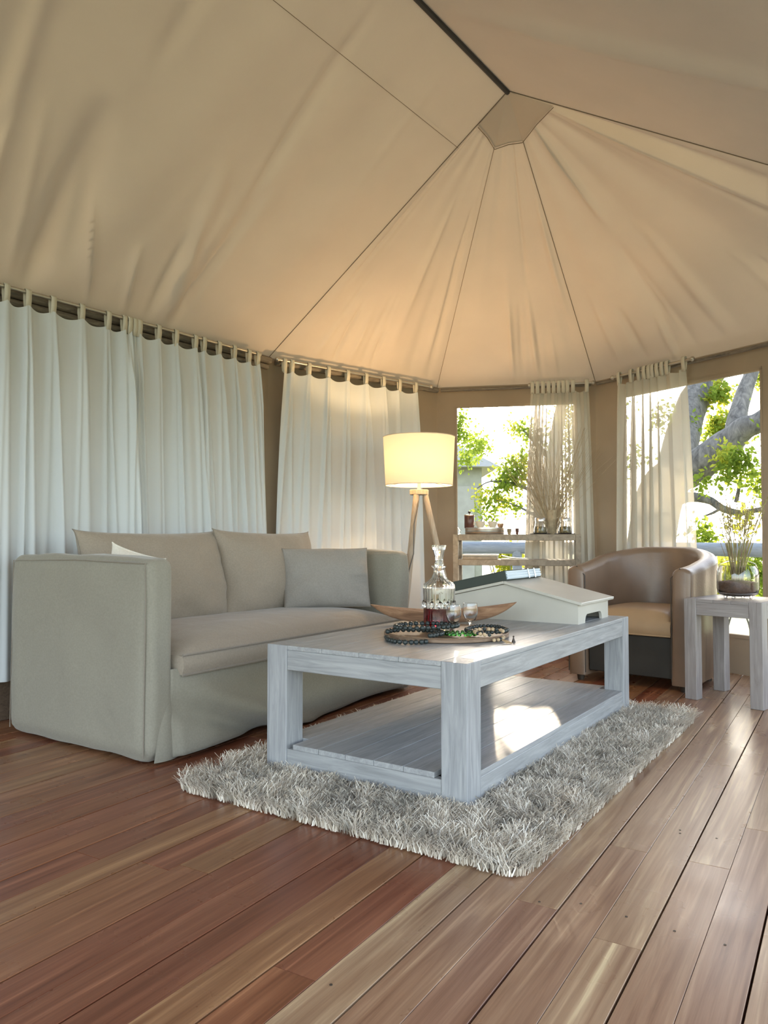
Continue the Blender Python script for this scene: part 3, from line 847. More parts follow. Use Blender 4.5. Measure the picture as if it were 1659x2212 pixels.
# crystal decanter
dc = thing('decanter', 'cut-crystal decanter half full of red wine, standing on the round tray', 'decanter', (tp(948, 2.92).x, 2.92, TZ))
bm = new_bm()
prof = [(0, 0), (0.052, 0), (0.057, 0.004), (0.058, 0.10), (0.060, 0.165), (0.058, 0.178), (0.040, 0.190), (0.026, 0.204), (0.0195, 0.222), (0.020, 0.236), (0.027, 0.243), (0.027, 0.247), (0.017, 0.246),
        (0.0155, 0.225), (0.022, 0.203), (0.036, 0.187), (0.053, 0.174), (0.054, 0.160), (0.052, 0.10), (0.051, 0.022), (0, 0.020)]
lathe(bm, prof, 72, flute=24, fa=0.022); obj('bottle', bm, MAT['glass'], dc, smooth=True, angle=60)
bm = new_bm(); lathe(bm, [(0, 0.0195), (0.0518, 0.0215), (0.0528, 0.088), (0, 0.088)], 72, flute=24, fa=0.022); obj('wine', bm, MAT['wine'], dc, smooth=True, angle=60)
bm = new_bm(); lathe(bm, [(0, 0.226), (0.011, 0.228), (0.0145, 0.246), (0.016, 0.252), (0.013, 0.262), (0.0155, 0.280), (0.021, 0.302), (0.0255, 0.322), (0.0245, 0.325), (0, 0.322)], 48, flute=8, fa=0.05); obj('stopper', bm, MAT['glass'], dc, smooth=True, angle=60)
# cut facets round the shoulder band
for j in range(12):
    a = 2 * PI * j / 12; bm = new_bm()
    t = bmesh.new(); bmesh.ops.create_icosphere(t, subdivisions=1, radius=0.0105); bmesh.ops.scale(t, vec=Vector((0.55, 1, 1.5)), verts=t.verts)
    bmesh.ops.rotate(t, cent=(0, 0, 0), matrix=Matrix.Rotation(a, 3, 'Z'), verts=t.verts); bmesh.ops.translate(t, vec=Vector((0.0595 * math.cos(a), 0.0595 * math.sin(a), 0.103)), verts=t.verts); join(bm, t)
    obj('cut_facet', bm, MAT['glass'], dc)
# two small wine glasses
def wine_glass(loc, label):
    g_ = thing('wine_glass', label, 'glass', loc, 0, 'two small wine glasses')
    bm = new_bm(); lathe(bm, [(0.0245, 0.107), (0.0275, 0.090), (0.0270, 0.070), (0.020, 0.050), (0.0085, 0.041), (0, 0.039)], 32)
    lathe(bm, [(0.0245, 0.107), (0.0253, 0.1073), (0.0287, 0.090), (0.0282, 0.068), (0.021, 0.047), (0.009, 0.037), (0, 0.036)], 32)
    bmesh.ops.remove_doubles(bm, verts=bm.verts, dist=1e-5); obj('bowl', bm, MAT['glass'], g_, smooth=True, angle=60)
    bm = new_bm(); lathe(bm, [(0, 0.0355), (0.007, 0.036), (0.0042, 0.030), (0.0032, 0.018), (0.0040, 0.008), (0, 0.006)], 20); obj('stem', bm, MAT['glass'], g_, smooth=True)
    bm = new_bm(); lathe(bm, [(0, 0.0052), (0.006, 0.005), (0.0235, 0.002), (0.0235, 0), (0, 0)], 32); obj('foot', bm, MAT['glass'], g_, smooth=True)
    return g_
wine_glass((tp(979, 2.83).x, 2.83, TZ), 'small clear wine glass touching the decanter on its right')
wine_glass((tp(1015, 2.90).x, 2.90, TZ), 'small clear wine glass, the farther right of the two')
# bead strands
def strand(label, centre, rx, ry, rot, n, r, mat, fz, turns=1.0, group=None, name='bead_strand', jit=0.002):
    root = thing(name, label, 'beads', (centre.x, centre.y, TH), 0, group); first = None
    for i in range(n):
        a = 2 * PI * turns * i / n
        k = 1 + 0.06 * math.sin(3 * a + n)
        x = rx * k * math.cos(a); y = ry * k * math.sin(a)
        X = x * math.cos(rot) - y * math.sin(rot); Y = x * math.sin(rot) + y * math.cos(rot)
        m_ = mat[i % len(mat)] if isinstance(mat, list) else mat
        wx, wy = centre.x + X - TRC.x, centre.y + Y - TRC.y
        base = TRT + 0.003 if wx * wx + wy * wy < 0.245 ** 2 else 0.0
        z = base + r + fz(a, i)
        if first is None or isinstance(mat, list):
            bm = new_bm(); sph(bm, (0, 0, 0), r, 12, 8, (1, 1, 0.92)); b_ = obj('bead', bm, m_, root, smooth=True); first = b_
        else:
            b_ = first.copy(); COL.objects.link(b_); b_.parent = root
        b_.location = (X + rr.uniform(-jit, jit), Y + rr.uniform(-jit, jit), z)
        b_.rotation_euler = (rr.random(), rr.random(), rr.random())
    return root
c1 = tp(893, 2.735)
strand('strand of round dark beads looped on the left rim of the tray', c1, 0.098, 0.098, 0.2, 33, 0.0094, MAT['bead'], lambda a, i: 0.0)
c2 = tp(918, 2.80)
strand('second loop of dark beads lying over the first, beside the decanter', c2, 0.115, 0.070, 0.25, 34, 0.0092, MAT['bead'], lambda a, i: 0.0185)
strand('dark bead strand at the right end of the tray', tp(1050, 2.86), 0.072, 0.10, -0.25, 34, 0.008, MAT['bead'], lambda a, i: 0.0)
strand('short string of green glass beads in front of the wine glasses', tp(996, 2.735), 0.055, 0.032, 0.0, 18, 0.0078, MAT['bead_green'], lambda a, i: 0.0)
ts = strand('curled string of tan and black beads with a tassel, front right of tray', tp(1055, 2.72), 0.055, 0.035, 0.4, 20, 0.007, [MAT['bead_tan'], MAT['bead_tan'], MAT['bead']], lambda a, i: 0.008 + 0.006 * math.sin(a))
bm = new_bm()
for i in range(14):
    a = i * 2.4; tube(bm, [(0.04, -0.035, 0.012), (0.048 + 0.008 * math.cos(a), -0.05 + 0.004 * math.sin(a), 0.010), (0.062 + 0.010 * math.cos(a), -0.066 + 0.008 * math.sin(a), 0.003)], 0.0014, 4)
obj('tassel', bm, MAT['bead_tan'], ts)
fg = thing('tiny_figurine', 'tiny dark cone-shaped figurine alone on the table, right of the tray', 'figurine', (tp(1108, 2.70).x, 2.70, TH))
bm = new_bm(); lathe(bm, [(0, 0), (0.007, 0), (0.006, 0.004), (0.0025, 0.014), (0.002, 0.017), (0, 0.018)], 12); obj('body', bm, MAT['foot'], fg, smooth=True)
bm = new_bm(); sph(bm, (0, 0, 0.020), 0.0032); obj('head', bm, MAT['foot'], fg, smooth=True)

# house-shaped book rest
HB = Vector((0.815, 3.24)); HW, HD = 0.67, 0.385      # near right bottom corner; x local runs left (negative)
hr = thing('book_rest', 'cream painted house-shaped book rest with pitched top at the far end of the coffee table', 'book rest', (HB.x, HB.y, TH), -R(34.5))
ZE, ZR = 0.083, 0.158
bm = new_bm()
for y0, y1 in ((0, 0.012),): prism(bm, [(0, 0), (0, ZE), (-HW / 2, ZR), (-HW, ZE), (-HW, 0)], y0, y1, 'Y')
obj('gable_panel', bm, MAT['cream'], hr)
bm = new_bm(); prism(bm, [(0, 0), (0, ZE), (-HW / 2, ZR), (-HW, ZE), (-HW, 0)], HD - 0.012, HD, 'Y'); obj('gable_panel', bm, MAT['cream'], hr)
def arch(xa, xb):
    # end panel with a low scalloped cut-out, profile in y-z
    out = [(0.012, 0), (0.012, ZE), (HD - 0.012, ZE), (HD - 0.012, 0)]
    y0, y1, zt = 0.085, HD - 0.085, 0.036
    arc = [(y1 + 0.0, 0)] + [(y1 - 0.028 * (1 - math.cos(t)) , zt * math.sin(t)) for t in [PI / 2 * i / 6 for i in range(1, 7)]]
    arc2 = [(y0 + 0.028 * (1 - math.cos(t)), zt * math.sin(t)) for t in [PI / 2 * (6 - i) / 6 for i in range(0, 6)]] + [(y0, 0)]
    bm = new_bm(); prism(bm, out + arc + arc2, xa, xb, 'X'); return bm
obj('end_panel', arch(-0.012, 0), MAT['cream'], hr); obj('end_panel', arch(-HW, -HW + 0.012), MAT['cream'], hr)
sl = math.atan2(ZR - ZE, HW / 2); LS = math.hypot(HW / 2, ZR - ZE) + 0.022
for sg in (1, -1):
    bm = new_bm(); ct = (-HW / 2 + sg * (HW / 4 + 0.011), HD / 2, (ZE + ZR) / 2 + 0.0085 - 0.011 * math.tan(sl))
    box(bm, ct, (LS, HD + 0.036, 0.013), 0.002, 1, rot=Matrix.Rotation(sg * sl, 3, 'Y'))
    obj('sloping_top', bm, MAT['cream'], hr)
# thick book lying open-edge right on the far slope
bk = thing('large_book', 'thick dark-covered book lying on the left slope of the book rest', 'book', (0, 0, 0))
bh = Matrix.Translation((HB.x, HB.y, TH)) @ Matrix.Rotation(-R(34.5), 4, 'Z') @ Matrix.Translation((-HW / 2 + 0.012, HD / 2 - 0.01, ZR + 0.0185)) @ Matrix.Rotation(-sl, 4, 'Y')
bk.matrix_world = bh
LB, WBk, TB = 0.33, 0.385, 0.044
bm = new_bm(); box(bm, (-LB / 2, 0, 0.002), (LB, WBk, 0.004), 0.0012); box(bm, (-LB / 2, 0, TB - 0.002), (LB, WBk, 0.004), 0.0012); box(bm, (-LB / 2, -WBk / 2 + 0.002, TB / 2), (LB, 0.004, TB - 0.006)); obj('cover', bm, MAT['book'], bk)
bm = new_bm(); rows = 9
for i in range(rows):
    z = 0.004 + (TB - 0.008) * (i + .5) / rows; k = 0.0 if i % 3 else 0.004
    box(bm, (-LB / 2 + 0.004 - k / 2, 0.003, z), (LB - k, WBk - 0.012, (TB - 0.008) / rows * 0.96))
obj('page_block', bm, MAT['pages'], bk)
for yy in (0.045, 0.115):
    bm = new_bm(); box(bm, (0.0055, yy, TB / 2), (0.0018, 0.009, TB + 0.001)); obj('strap', bm, MAT['strap'], bk)

# ------------------------------------------------------------ floor lamp
LP = Vector((0.217, 4.75)); lamp = thing('floor_lamp', 'lit tripod floor lamp with cream drum shade, behind the far sofa arm', 'lamp', (LP.x, LP.y, 0))
ZC = 1.100
bm = new_bm(); lathe(bm, [(0, ZC - 0.02), (0.055, ZC - 0.02), (0.058, ZC - 0.017), (0.058, ZC + 0.009), (0.055, ZC + 0.012), (0, ZC + 0.012)], 32); obj('tripod_hub', bm, MAT['lamp_wood'], lamp, smooth=True)
for i, (ax, ay) in enumerate(((0.30, -0.10), (-0.14, -0.27), (-0.131, 0.27))):
    bm = new_bm(); l_ = math.hypot(ax, ay)
    tube(bm, [(ax, ay, 0.0), (ax * 0.55, ay * 0.55, 0.5), (ax / l_ * 0.036, ay / l_ * 0.036, ZC - 0.005)], [0.015, 0.0185, 0.0175], 14); obj('leg', bm, MAT['lamp_wood'], lamp, smooth=True)
bm = new_bm(); tube(bm, [(0, 0, ZC + 0.01), (0, 0, ZC + 0.10)], 0.011, 12); obj('bulb_holder', bm, MAT['ceramic'], lamp, smooth=True)
bm = new_bm(); sph(bm, (0, 0, ZC + 0.145), 0.03, 16, 12, (1, 1, 1.25)); obj('bulb', bm, MAT['bulb'], lamp, smooth=True)
ZS0, ZS1, RS0, RS1 = 1.140, 1.438, 0.208, 0.222
bm = new_bm(); grid(bm, lambda u, v: Vector(((RS0 + (RS1 - RS0) * v) * math.cos(2 * PI * u), (RS0 + (RS1 - RS0) * v) * math.sin(2 * PI * u), ZS0 + (ZS1 - ZS0) * v)), 64, 4, close_u=True)
sh = obj('lamp_shade', bm, MAT['shade'], lamp, smooth=True, angle=180)
for z, r in ((ZS0, RS0), (ZS1, RS1)):
    bm = new_bm(); tube(bm, [(r * math.cos(2 * PI * i / 48), r * math.sin(2 * PI * i / 48), z) for i in range(49)], 0.0025, 6, cap=False); obj('shade_ring', bm, MAT['tab'], sh, smooth=True)
bm = new_bm()
for k in range(3):
    a = 2 * PI * k / 3 + 0.6; tube(bm, [(0.02 * math.cos(a), 0.02 * math.sin(a), ZC + 0.075), (RS0 * math.cos(a), RS0 * math.sin(a), ZS0 + 0.004)], 0.0016, 6)
tube(bm, [(0.022 * math.cos(t), 0.022 * math.sin(t), ZC + 0.075) for t in [2 * PI * i / 16 for i in range(17)]], 0.0035, 6, cap=False); obj('shade_carrier', bm, MAT['cord'], sh)
bm = new_bm(); tube(bm, [(0, -0.02, ZC - 0.02), (-0.01, -0.07, ZC - 0.09), (-0.035, -0.10, ZC - 0.2), (-0.04, -0.14, ZC - 0.38), (-0.075, -0.17, ZC - 0.5), (-0.08, -0.22, ZC - 0.75), (-0.12, -0.26, 0.15), (-0.2, -0.2, 0.006), (-0.3, 0.1, 0.006)], 0.0035, 6); obj('cord', bm, MAT['cord'], lamp, smooth=True)
ld = bpy.data.lights.new('lamp_bulb', 'POINT'); ld.energy = 9; ld.color = (1.0, 0.66, 0.33); ld.shadow_soft_size = 0.03
lo = bpy.data.objects.new('lamp_bulb', ld); COL.objects.link(lo); lo.parent = lamp; lo.location = (0, 0, ZC + 0.20)

# ------------------------------------------------------------ armchair
ac = thing('armchair', 'brown leather tub armchair with tan seat, beside the white side table', 'armchair', (1.345, 4.262, 0), -R(39.7))
TK = 0.105; RO = 0.345; RM = RO - TK / 2; YS = 0.34
def path(s):
    # s 0..1 round the U, returns centre point, outward normal
    La = YS; Lb = PI * RM; tot = 2 * La + Lb; q = s * tot
    if q < La: return Vector((-RM, q)), Vector((-1, 0))
    if q > La + Lb: return Vector((RM, YS - (q - La - Lb))), Vector((1, 0))
    a = PI - (q - La) / RM
    return Vector((RM * math.cos(a), YS + RM * math.sin(a))), Vector((math.cos(a), math.sin(a)))
def tub(z0f, inner, outer_lean=0.03):
    bm = new_bm(); NU = 72; sec = []
    h = TK / 2
    K = 8
    def secp(zt, zb, sc):
        pts = [(-h * sc, zb), (-h * sc, zb + (zt - zb) * 0.5)]
        for i in range(K + 1):
            a = PI - PI * i / K; pts.append((h * math.cos(a) * sc, zt - h * 0.75 + h * 0.75 * math.sin(a) * sc))
        pts += [(h * sc, zb + (zt - zb) * 0.5), (h * sc, zb)]
        return pts
    rings = []
    ss = [(0.0, 0.55, 0.0), (0.0, 0.80, -0.008)] if False else []
    samples = [(-0.022, 0.55), (-0.018, 0.82), (-0.008, 0.97)] + [(0, 1)]
    seq = [(0.0, o_, sc) for o_, sc in samples] + [(i / NU, 0, 1) for i in range(1, NU)] + [(1.0, o_, sc) for o_, sc in reversed(samples)]
    for s, ext, sc in seq:
        p, n = path(s)
        y = p.y
        k = min(1, max(0, (y + 0.02) / (YS + RM))); zt = 0.655 + 0.105 * (k ** 1.5)
        wl = 0.004 * fbm(s * 14, 2)
        ring = []
        for (o_, z) in secp(zt, z0f, sc):
            lean = outer_lean * ((z - z0f) / (zt - z0f)) * (0.3 + 0.7 * k)
            q = p + n * (o_ + lean + wl)
            ring.append(bm.verts.new((q.x, q.y + ext, z)))
        rings.append(ring)
    for a, b in zip(rings, rings[1:]):
        for i in range(len(a) - 1): bm.faces.new((a[i], b[i], b[i + 1], a[i + 1]))
        bm.faces.new((a[-1], b[-1], b[0], a[0]))
    bm.faces.new(rings[0]); bm.faces.new(rings[-1][::-1])
    return bm
obj('shell', tub(0.035, 0), MAT['leather'], ac, smooth=True, angle=50)
for sx in (-1, 1):   # seam at the front edge of each arm and on the back
    bm = new_bm(); tube(bm, [(sx * (RM - TK / 2 + .004), -0.012, 0.05), (sx * (RM - TK / 2 + .004), -0.012, 0.6), (sx * RM, -0.013, 0.653), (sx * (RM + TK / 2), -0.012, 0.6), (sx * (RM + TK / 2), -0.012, 0.05)], 0.003, 6); obj('seam', bm, MAT['foot'], ac, smooth=True)
bm = new_bm(); IN = RM - TK / 2
W2 = IN - 0.004
def seatf(u, v):
    y = 0.005 + (YS + 0.17) * v; lim = W2 if y < YS else math.sqrt(max(0.001, W2 * W2 - (y - YS) ** 2)) 
    a = 2 * u - 1; e = (1 - a ** 4) * (1 - (2 * v - 1) ** 6)
    return Vector((a * lim, y, 0.365 + 0.065 * max(0, e) ** 0.4))
def seatb(u, v):
    p = seatf(u, v); return Vector((p.x, p.y, 0.285))
g1 = grid(bm, seatf, 20, 20); g2 = grid(bm, seatb, 20, 20)
grid(bm, lambda u, v: seatb(u, 0).lerp(seatf(u, 0), v) + Vector((0, -0.012 * math.sin(PI * v), 0)), 20, 5)
grid(bm, lambda u, v: seatb(u, 1).lerp(seatf(u, 1), v), 20, 3); grid(bm, lambda u, v: seatb(0, u).lerp(seatf(0, u), v), 20, 3); grid(bm, lambda u, v: seatb(1, u).lerp(seatf(1, u), v), 20, 3)
bmesh.ops.remove_doubles(bm, verts=bm.verts, dist=1e-5)
obj('seat', bm, MAT['leather_seat'], ac, smooth=True, angle=60)
bm = new_bm(); tube(bm, [(-W2, -0.004, 0.288), (W2, -0.004, 0.288)], 0.005, 8); obj('seat_piping', bm, MAT['leather_seat'], ac, smooth=True)
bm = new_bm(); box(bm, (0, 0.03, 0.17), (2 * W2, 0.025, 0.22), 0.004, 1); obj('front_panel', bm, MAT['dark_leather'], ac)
for x, y in ((-RM, 0.03), (RM, 0.03), (-RM, YS + 0.1), (RM, YS + 0.1)):
    bm = new_bm(); lathe(bm, [(0, 0), (0.018, 0), (0.023, 0.036), (0, 0.036)], 14, c=(x, y, 0)); obj('foot', bm, MAT['foot'], ac, smooth=True)

# ------------------------------------------------------------ side table with lantern vase
SA = math.atan2(0.265, -0.29) - PI / 2     # the near edge runs along (0.265, -0.29)
nx_ = Vector((0.265, -0.29)).normalized(); ny_ = Vector((-nx_.y, nx_.x))
ST, STH, SLW = 0.385, 0.508, 0.062
st = thing('side_table', 'small square whitewashed side table at the right edge, beside the armchair', 'side table', (1.53, 3.935, 0), math.atan2(nx_.y, nx_.x))
for x in (SLW / 2, ST - SLW / 2):
    for y in (SLW / 2, ST - SLW / 2):
        bm = new_bm(); box(bm, (x, y, (STH - 0.0) / 2), (SLW, SLW, STH), 0.002, 1); obj('leg', bm, MAT['greywood_z'], st)
for (c, s) in (((ST / 2, 0.016), (ST - 2 * SLW, 0.026)), ((ST / 2, ST - 0.016), (ST - 2 * SLW, 0.026)), ((0.016, ST / 2), (0.026, ST - 2 * SLW)), ((ST - 0.016, ST / 2), (0.026, ST - 2 * SLW))):
    bm = new_bm(); box(bm, (c[0], c[1], STH - 0.0485), (s[0], s[1], 0.065), 0.0015, 1); obj('apron', bm, MAT['greywood_x'], st)
xs = [0, SLW] + [SLW + (ST - 2 * SLW) * i / 3 for i in (1, 2)] + [ST - SLW, ST]
for a_, b_ in zip(xs, xs[1:]):
    corner = b_ <= SLW + 1e-6 or a_ >= ST - SLW - 1e-6
    ya, yb = (SLW, ST - SLW) if corner else (0, ST)
    bm = new_bm(); box(bm, ((a_ + b_) / 2, (ya + yb) / 2, STH - 0.008), (b_ - a_ - 0.001, yb - ya - 0.001, 0.016), 0.001, 1); obj('top_board', bm, MAT['greywood_x'], st)
vc = Vector((1.53, 3.935)) + nx_ * ST / 2 + ny_ * ST / 2
vase = thing('glass_lantern_vase', 'round glass lantern vase with brown sand on the side table', 'vase', (vc.x, vc.y, STH))
bm = new_bm()
pr = [(0, 0.014), (0.075, 0.014), (0.092, 0.024), (0.100, 0.05), (0.100, 0.12), (0.094, 0.15), (0.084, 0.165)]
lathe(bm, pr + [(r - 0.004 if r > 0 else 0, z + (0.006 if i < 3 else 0)) for i, (r, z) in reversed(list(enumerate(pr)))], 48); obj('bowl', bm, MAT['glass'], vase, smooth=True)
bm = new_bm(); lathe(bm, [(0, 0.0205), (0.070, 0.0205), (0.087, 0.030), (0.0945, 0.052), (0.0950, 0.082), (0.05, 0.090), (0, 0.094)], 48); obj('sand', bm, MAT['sand'], vase, smooth=True)
for k in range(4):
    a = PI / 4 + k * PI / 2; bm = new_bm(); sph(bm, (0.062 * math.cos(a), 0.062 * math.sin(a), 0.0075), 0.010, 10, 8, (1.1, 1.1, 0.75)); obj('foot', bm, MAT['glass'], vase, smooth=True)
for sg in (-1, 1):
    bm = new_bm(); tube(bm, [(sg * 0.102, 0, 0.03), (sg * 0.106, 0, 0.10), (sg * 0.104, 0, 0.14), (sg * 0.090, 0, 0.175), (sg * 0.05, 0, 0.19), (0, 0, 0.191) if sg > 0 else (-0.012, 0, 0.191)], 0.0035, 8); obj('handle', bm, MAT['glass'], vase, smooth=True)
def stems(root, n, base_r, top_r, h0, h1, r, mats, seed, z0=0.0, bias=(0, 0), tip=True, bend=0.15):
    q = random.Random(seed); protos = []
    for i in range(8):
        h = h0 + (h1 - h0) * i / 7; lean = q.uniform(0.35, 1.0) * top_r; bd = q.uniform(-bend, bend) * top_r; pts = []
        for k in range(7):
            t = k / 6; pts.append((lean * t ** 1.35, bd * math.sin(PI * t), h * t))
        bm = new_bm(); tube(bm, pts, [r * (1 - 0.55 * k / 6) for k in range(7)], 4)
        if tip:
            for k in range(9):
                t = 0.72 + 0.035 * k; x, z = lean * t ** 1.35, h * t; a = k * 2.4 + i
                p = Vector((x, bd * math.sin(PI * t), z)); e = p + Vector((0.010 * math.cos(a), 0.010 * math.sin(a), 0.014))
                tube(bm, [p, e], [r * 0.9, r * 0.3], 3)
        protos.append(obj('stem', bm, mats[i % len(mats)], root)); 
    for i in range(n):
        o = protos[i] if i < 8 else protos[i % 8].copy()
        if i >= 8: COL.objects.link(o); o.parent = root
        a = q.random() * 2 * PI; rb = base_r * math.sqrt(q.random())
        o.location = (rb * math.cos(a), rb * math.sin(a), z0)
        o.rotation_euler = (q.uniform(-0.05, 0.05) + bias[1], q.uniform(-0.05, 0.05) + bias[0], a + q.uniform(-0.6, 0.6))
rb_ = thing('reed_bundle', 'bundle of green-tipped brown reeds standing in the glass lantern vase', 'dried reeds', (vc.x - 0.004, vc.y, STH + 0.088))
stems(rb_, 70, 0.030, 0.115, 0.32, 0.46, 0.0019, [MAT['reed'], MAT['reed_green'], MAT['reed'], MAT['reed_green']], 5)

# ------------------------------------------------------------ console table and what stands on it
cd_ = (CD - BC).normalized(); ca = math.atan2(cd_.y, cd_.x)
CO = Vector((0.925, 5.36)); CWd, CDp, CH = 0.86, 0.28, 0.838
con = thing('console_table', 'narrow light wooden open-shelf console table in front of the rear window', 'console table', (CO.x, CO.y, 0), ca)
for x in (-CWd / 2 + 0.018, CWd / 2 - 0.018):
    for y in (-CDp / 2 + 0.018, CDp / 2 - 0.018):
        bm = new_bm(); box(bm, (x, y, CH / 2), (0.036, 0.036, CH), 0.002, 1); obj('post', bm, MAT['console'], con)
for z, th, nm in ((CH, 0.042, 'top'), (0.665, 0.040, 'shelf'), (0.40, 0.040, 'shelf')):
    bm = new_bm(); box(bm, (0, 0, z - th / 2), (CWd - 0.073, CDp, th), 0.002, 1); obj(nm, bm, MAT['console'], con)
    for sx in (-1, 1):
        bm = new_bm(); box(bm, (sx * (CWd / 2 - 0.018), 0, z - th / 2), (0.028, CDp - 0.074, th), 0.001, 1); obj('side_rail', bm, MAT['console'], con)
def cpos(px, dy=0.0, z=CH):
    q0 = CO - cd_ * 2 + Vector((-cd_.y, cd_.x)) * dy; q1 = q0 + cd_ * 4
    p = q0.lerp(q1, on_line(px, q0, q1)); return (p.x, p.y, z)
# left bird-like glass ornament
t = thing('glass_ornament', 'small clear glass bird ornament at the left end of the console', 'ornament', cpos(992, -0.05), ca)
bm = new_bm(); lathe(bm, [(0, 0), (0.012, 0), (0.012, 0.003), (0.003, 0.006), (0.003, 0.02), (0, 0.02)], 12); obj('base', bm, MAT['glass'], t, smooth=True)
bm = new_bm(); tube(bm, [(0, 0, 0.018), (0.006, 0, 0.03), (-0.004, 0, 0.042), (-0.006, 0, 0.05), (-0.014, 0, 0.048)], [0.005, 0.009, 0.005, 0.004, 0.001], 8); obj('bird', bm, MAT['glass'], t, smooth=True)
# round metal drum tray
DX = cpos(1047, 0.02)
t = thing('metal_drum_tray', 'low round brushed metal drum carrying cups on the console', 'tray', DX)
bm = new_bm(); lathe(bm, [(0, 0), (0.135, 0), (0.137, 0.003), (0.137, 0.042), (0.140, 0.044), (0.140, 0.048), (0.132, 0.048), (0.130, 0.044), (0, 0.044)], 64); obj('drum', bm, MAT['metal'], t, smooth=True)
for z in (0.012, 0.034):
    bm = new_bm(); tube(bm, [(0.138 * math.cos(2 * PI * i / 48), 0.138 * math.sin(2 * PI * i / 48), z) for i in range(49)], 0.0018, 6, cap=False); obj('band', bm, MAT['copper'], t, smooth=True)
DZ = CH + 0.044
t = thing('coffee_plunger', 'dark red cylindrical pot with a knob on its lid, on the metal drum', 'pot', (cpos(1014, -0.01)[0], cpos(1014, -0.01)[1], DZ))
bm = new_bm(); lathe(bm, [(0, 0), (0.033, 0), (0.035, 0.003), (0.035, 0.085), (0.033, 0.088), (0, 0.088)], 28); obj('body', bm, MAT['darkwood'], t, smooth=True)
bm = new_bm(); lathe(bm, [(0.036, 0.086), (0.037, 0.090), (0.036, 0.094), (0, 0.096)], 28); obj('lid', bm, MAT['copper'], t, smooth=True)
bm = new_bm(); lathe(bm, [(0.0, 0.095), (0.003, 0.096), (0.003, 0.104), (0.009, 0.107), (0.011, 0.113), (0.007, 0.119), (0, 0.12)], 14); obj('knob', bm, MAT['foot'], t, smooth=True)
def cup(px, dy, z, r, h, mat, label, spoon=None, handle=True, name='cup', cat='cup'):
    p = cpos(px, dy, z); t = thing(name, label, cat, p)
    bm = new_bm(); lathe(bm, [(0, 0), (r * .55, 0), (r * .62, h * .06), (r * .9, h * .5), (r, h), (r * .95, h), (r * .84, h * .5), (r * .55, h * .12), (0, h * .1)], 26); obj('bowl', bm, mat, t, smooth=True)
    if handle:
        bm = new_bm(); tube(bm, [(-r * .88, 0, h * .8), (-r * 1.35, 0, h * .78), (-r * 1.4, 0, h * .5), (-r * .8, 0, h * .3)], r * .1, 6); obj('handle', bm, mat, t, smooth=True)
    if spoon:
        bm = new_bm(); tube(bm, [(0, 0, h * .15), (r * .3, 0, h * 1.1), (r * .42, 0, h * 1.1 + .022)], [0.003, 0.003, 0.005], 6); obj('spoon', bm, spoon, t, smooth=True)
    return t
cup(1038, -0.05, DZ, 0.034, 0.048, MAT['ceramic'], 'cream cup with a spoon in it, next to the dark red pot', MAT['foot'])
cup(1064, -0.02, DZ, 0.034, 0.046, MAT['ceramic'], 'cream cup with a spoon, the right one of the pair on the drum', MAT['darkwood'])
cup(1081, 0.05, DZ, 0.024, 0.034, MAT['copper'], 'small copper cup at the right edge of the metal drum', None, False)
cup(1100, -0.04, CH, 0.017, 0.040, MAT['reed'], 'little olive-brown cup standing between drum and glass jars', None, False)
cup(1117, -0.04, CH, 0.013, 0.042, MAT['darkwood'], 'slim dark red egg cup left of the glass jars', None, False)
def jar(px, label):
    p = cpos(px, -0.03); pl = thing('slate_coaster', label[1], 'coaster', p)
    bm = new_bm(); lathe(bm, [(0, 0), (0.068, 0), (0.070, 0.003), (0.068, 0.006), (0, 0.006)], 36); obj('disc', bm, MAT['slate'], pl, smooth=True)
    t = thing('glass_jar', label[0], 'jar', (p[0], p[1], CH + 0.006))
    bm = new_bm(); lathe(bm, [(0, 0), (0.044, 0), (0.046, 0.003), (0.044, 0.03), (0.034, 0.078), (0.033, 0.088), (0.0305, 0.088), (0.032, 0.077), (0.042, 0.03), (0.043, 0.005), (0, 0.004)], 32); obj('body', bm, MAT['glass'], t, smooth=True)
    bm = new_bm(); lathe(bm, [(0, 0.0045), (0.042, 0.0055), (0.0405, 0.028), (0.036, 0.047), (0, 0.050)], 28); obj('filling', bm, MAT['herb'], t, smooth=True)
    bm = new_bm(); lathe(bm, [(0.036, 0.084), (0.037, 0.104), (0.034, 0.108), (0, 0.109)], 28)
    lathe(bm, [(0.0352, 0.084), (0, 0.0885)], 28); obj('lid', bm, MAT['metal'], t, smooth=True)
jar(1167, ('glass jar with metal lid on the console, left of the tall reeds', 'dark round coaster under the left glass jar'))
jar(1220, ('glass jar with metal lid on the console, right of the tall reeds', 'dark round coaster under the right glass jar'))
p = cpos(1192, 0.06)
t = thing('reed_vase', 'narrow woven straw vase between the two glass jars', 'vase', p)
bm = new_bm(); lathe(bm, [(0, 0), (0.028, 0), (0.031, 0.01), (0.031, 0.10), (0.036, 0.17), (0.033, 0.17), (0.028, 0.10), (0.027, 0.01), (0, 0.008)], 40, flute=20, fa=0.03); obj('body', bm, MAT['reed_pale'], t, smooth=True)
t = thing('tall_grass_bunch', 'tall fan of dry pale grass rising from the straw vase', 'dried grass', (p[0], p[1], p[2] + 0.012))
stems(t, 190, 0.020, 0.40, 0.42, 0.74, 0.0014, [MAT['reed_pale'], MAT['reed'], MAT['reed_pale']], 8, tip=False, bend=0.25, bias=(0.04, 0))
t.rotation_euler = (0, 0, ca); t.scale = (1, 0.42, 1)
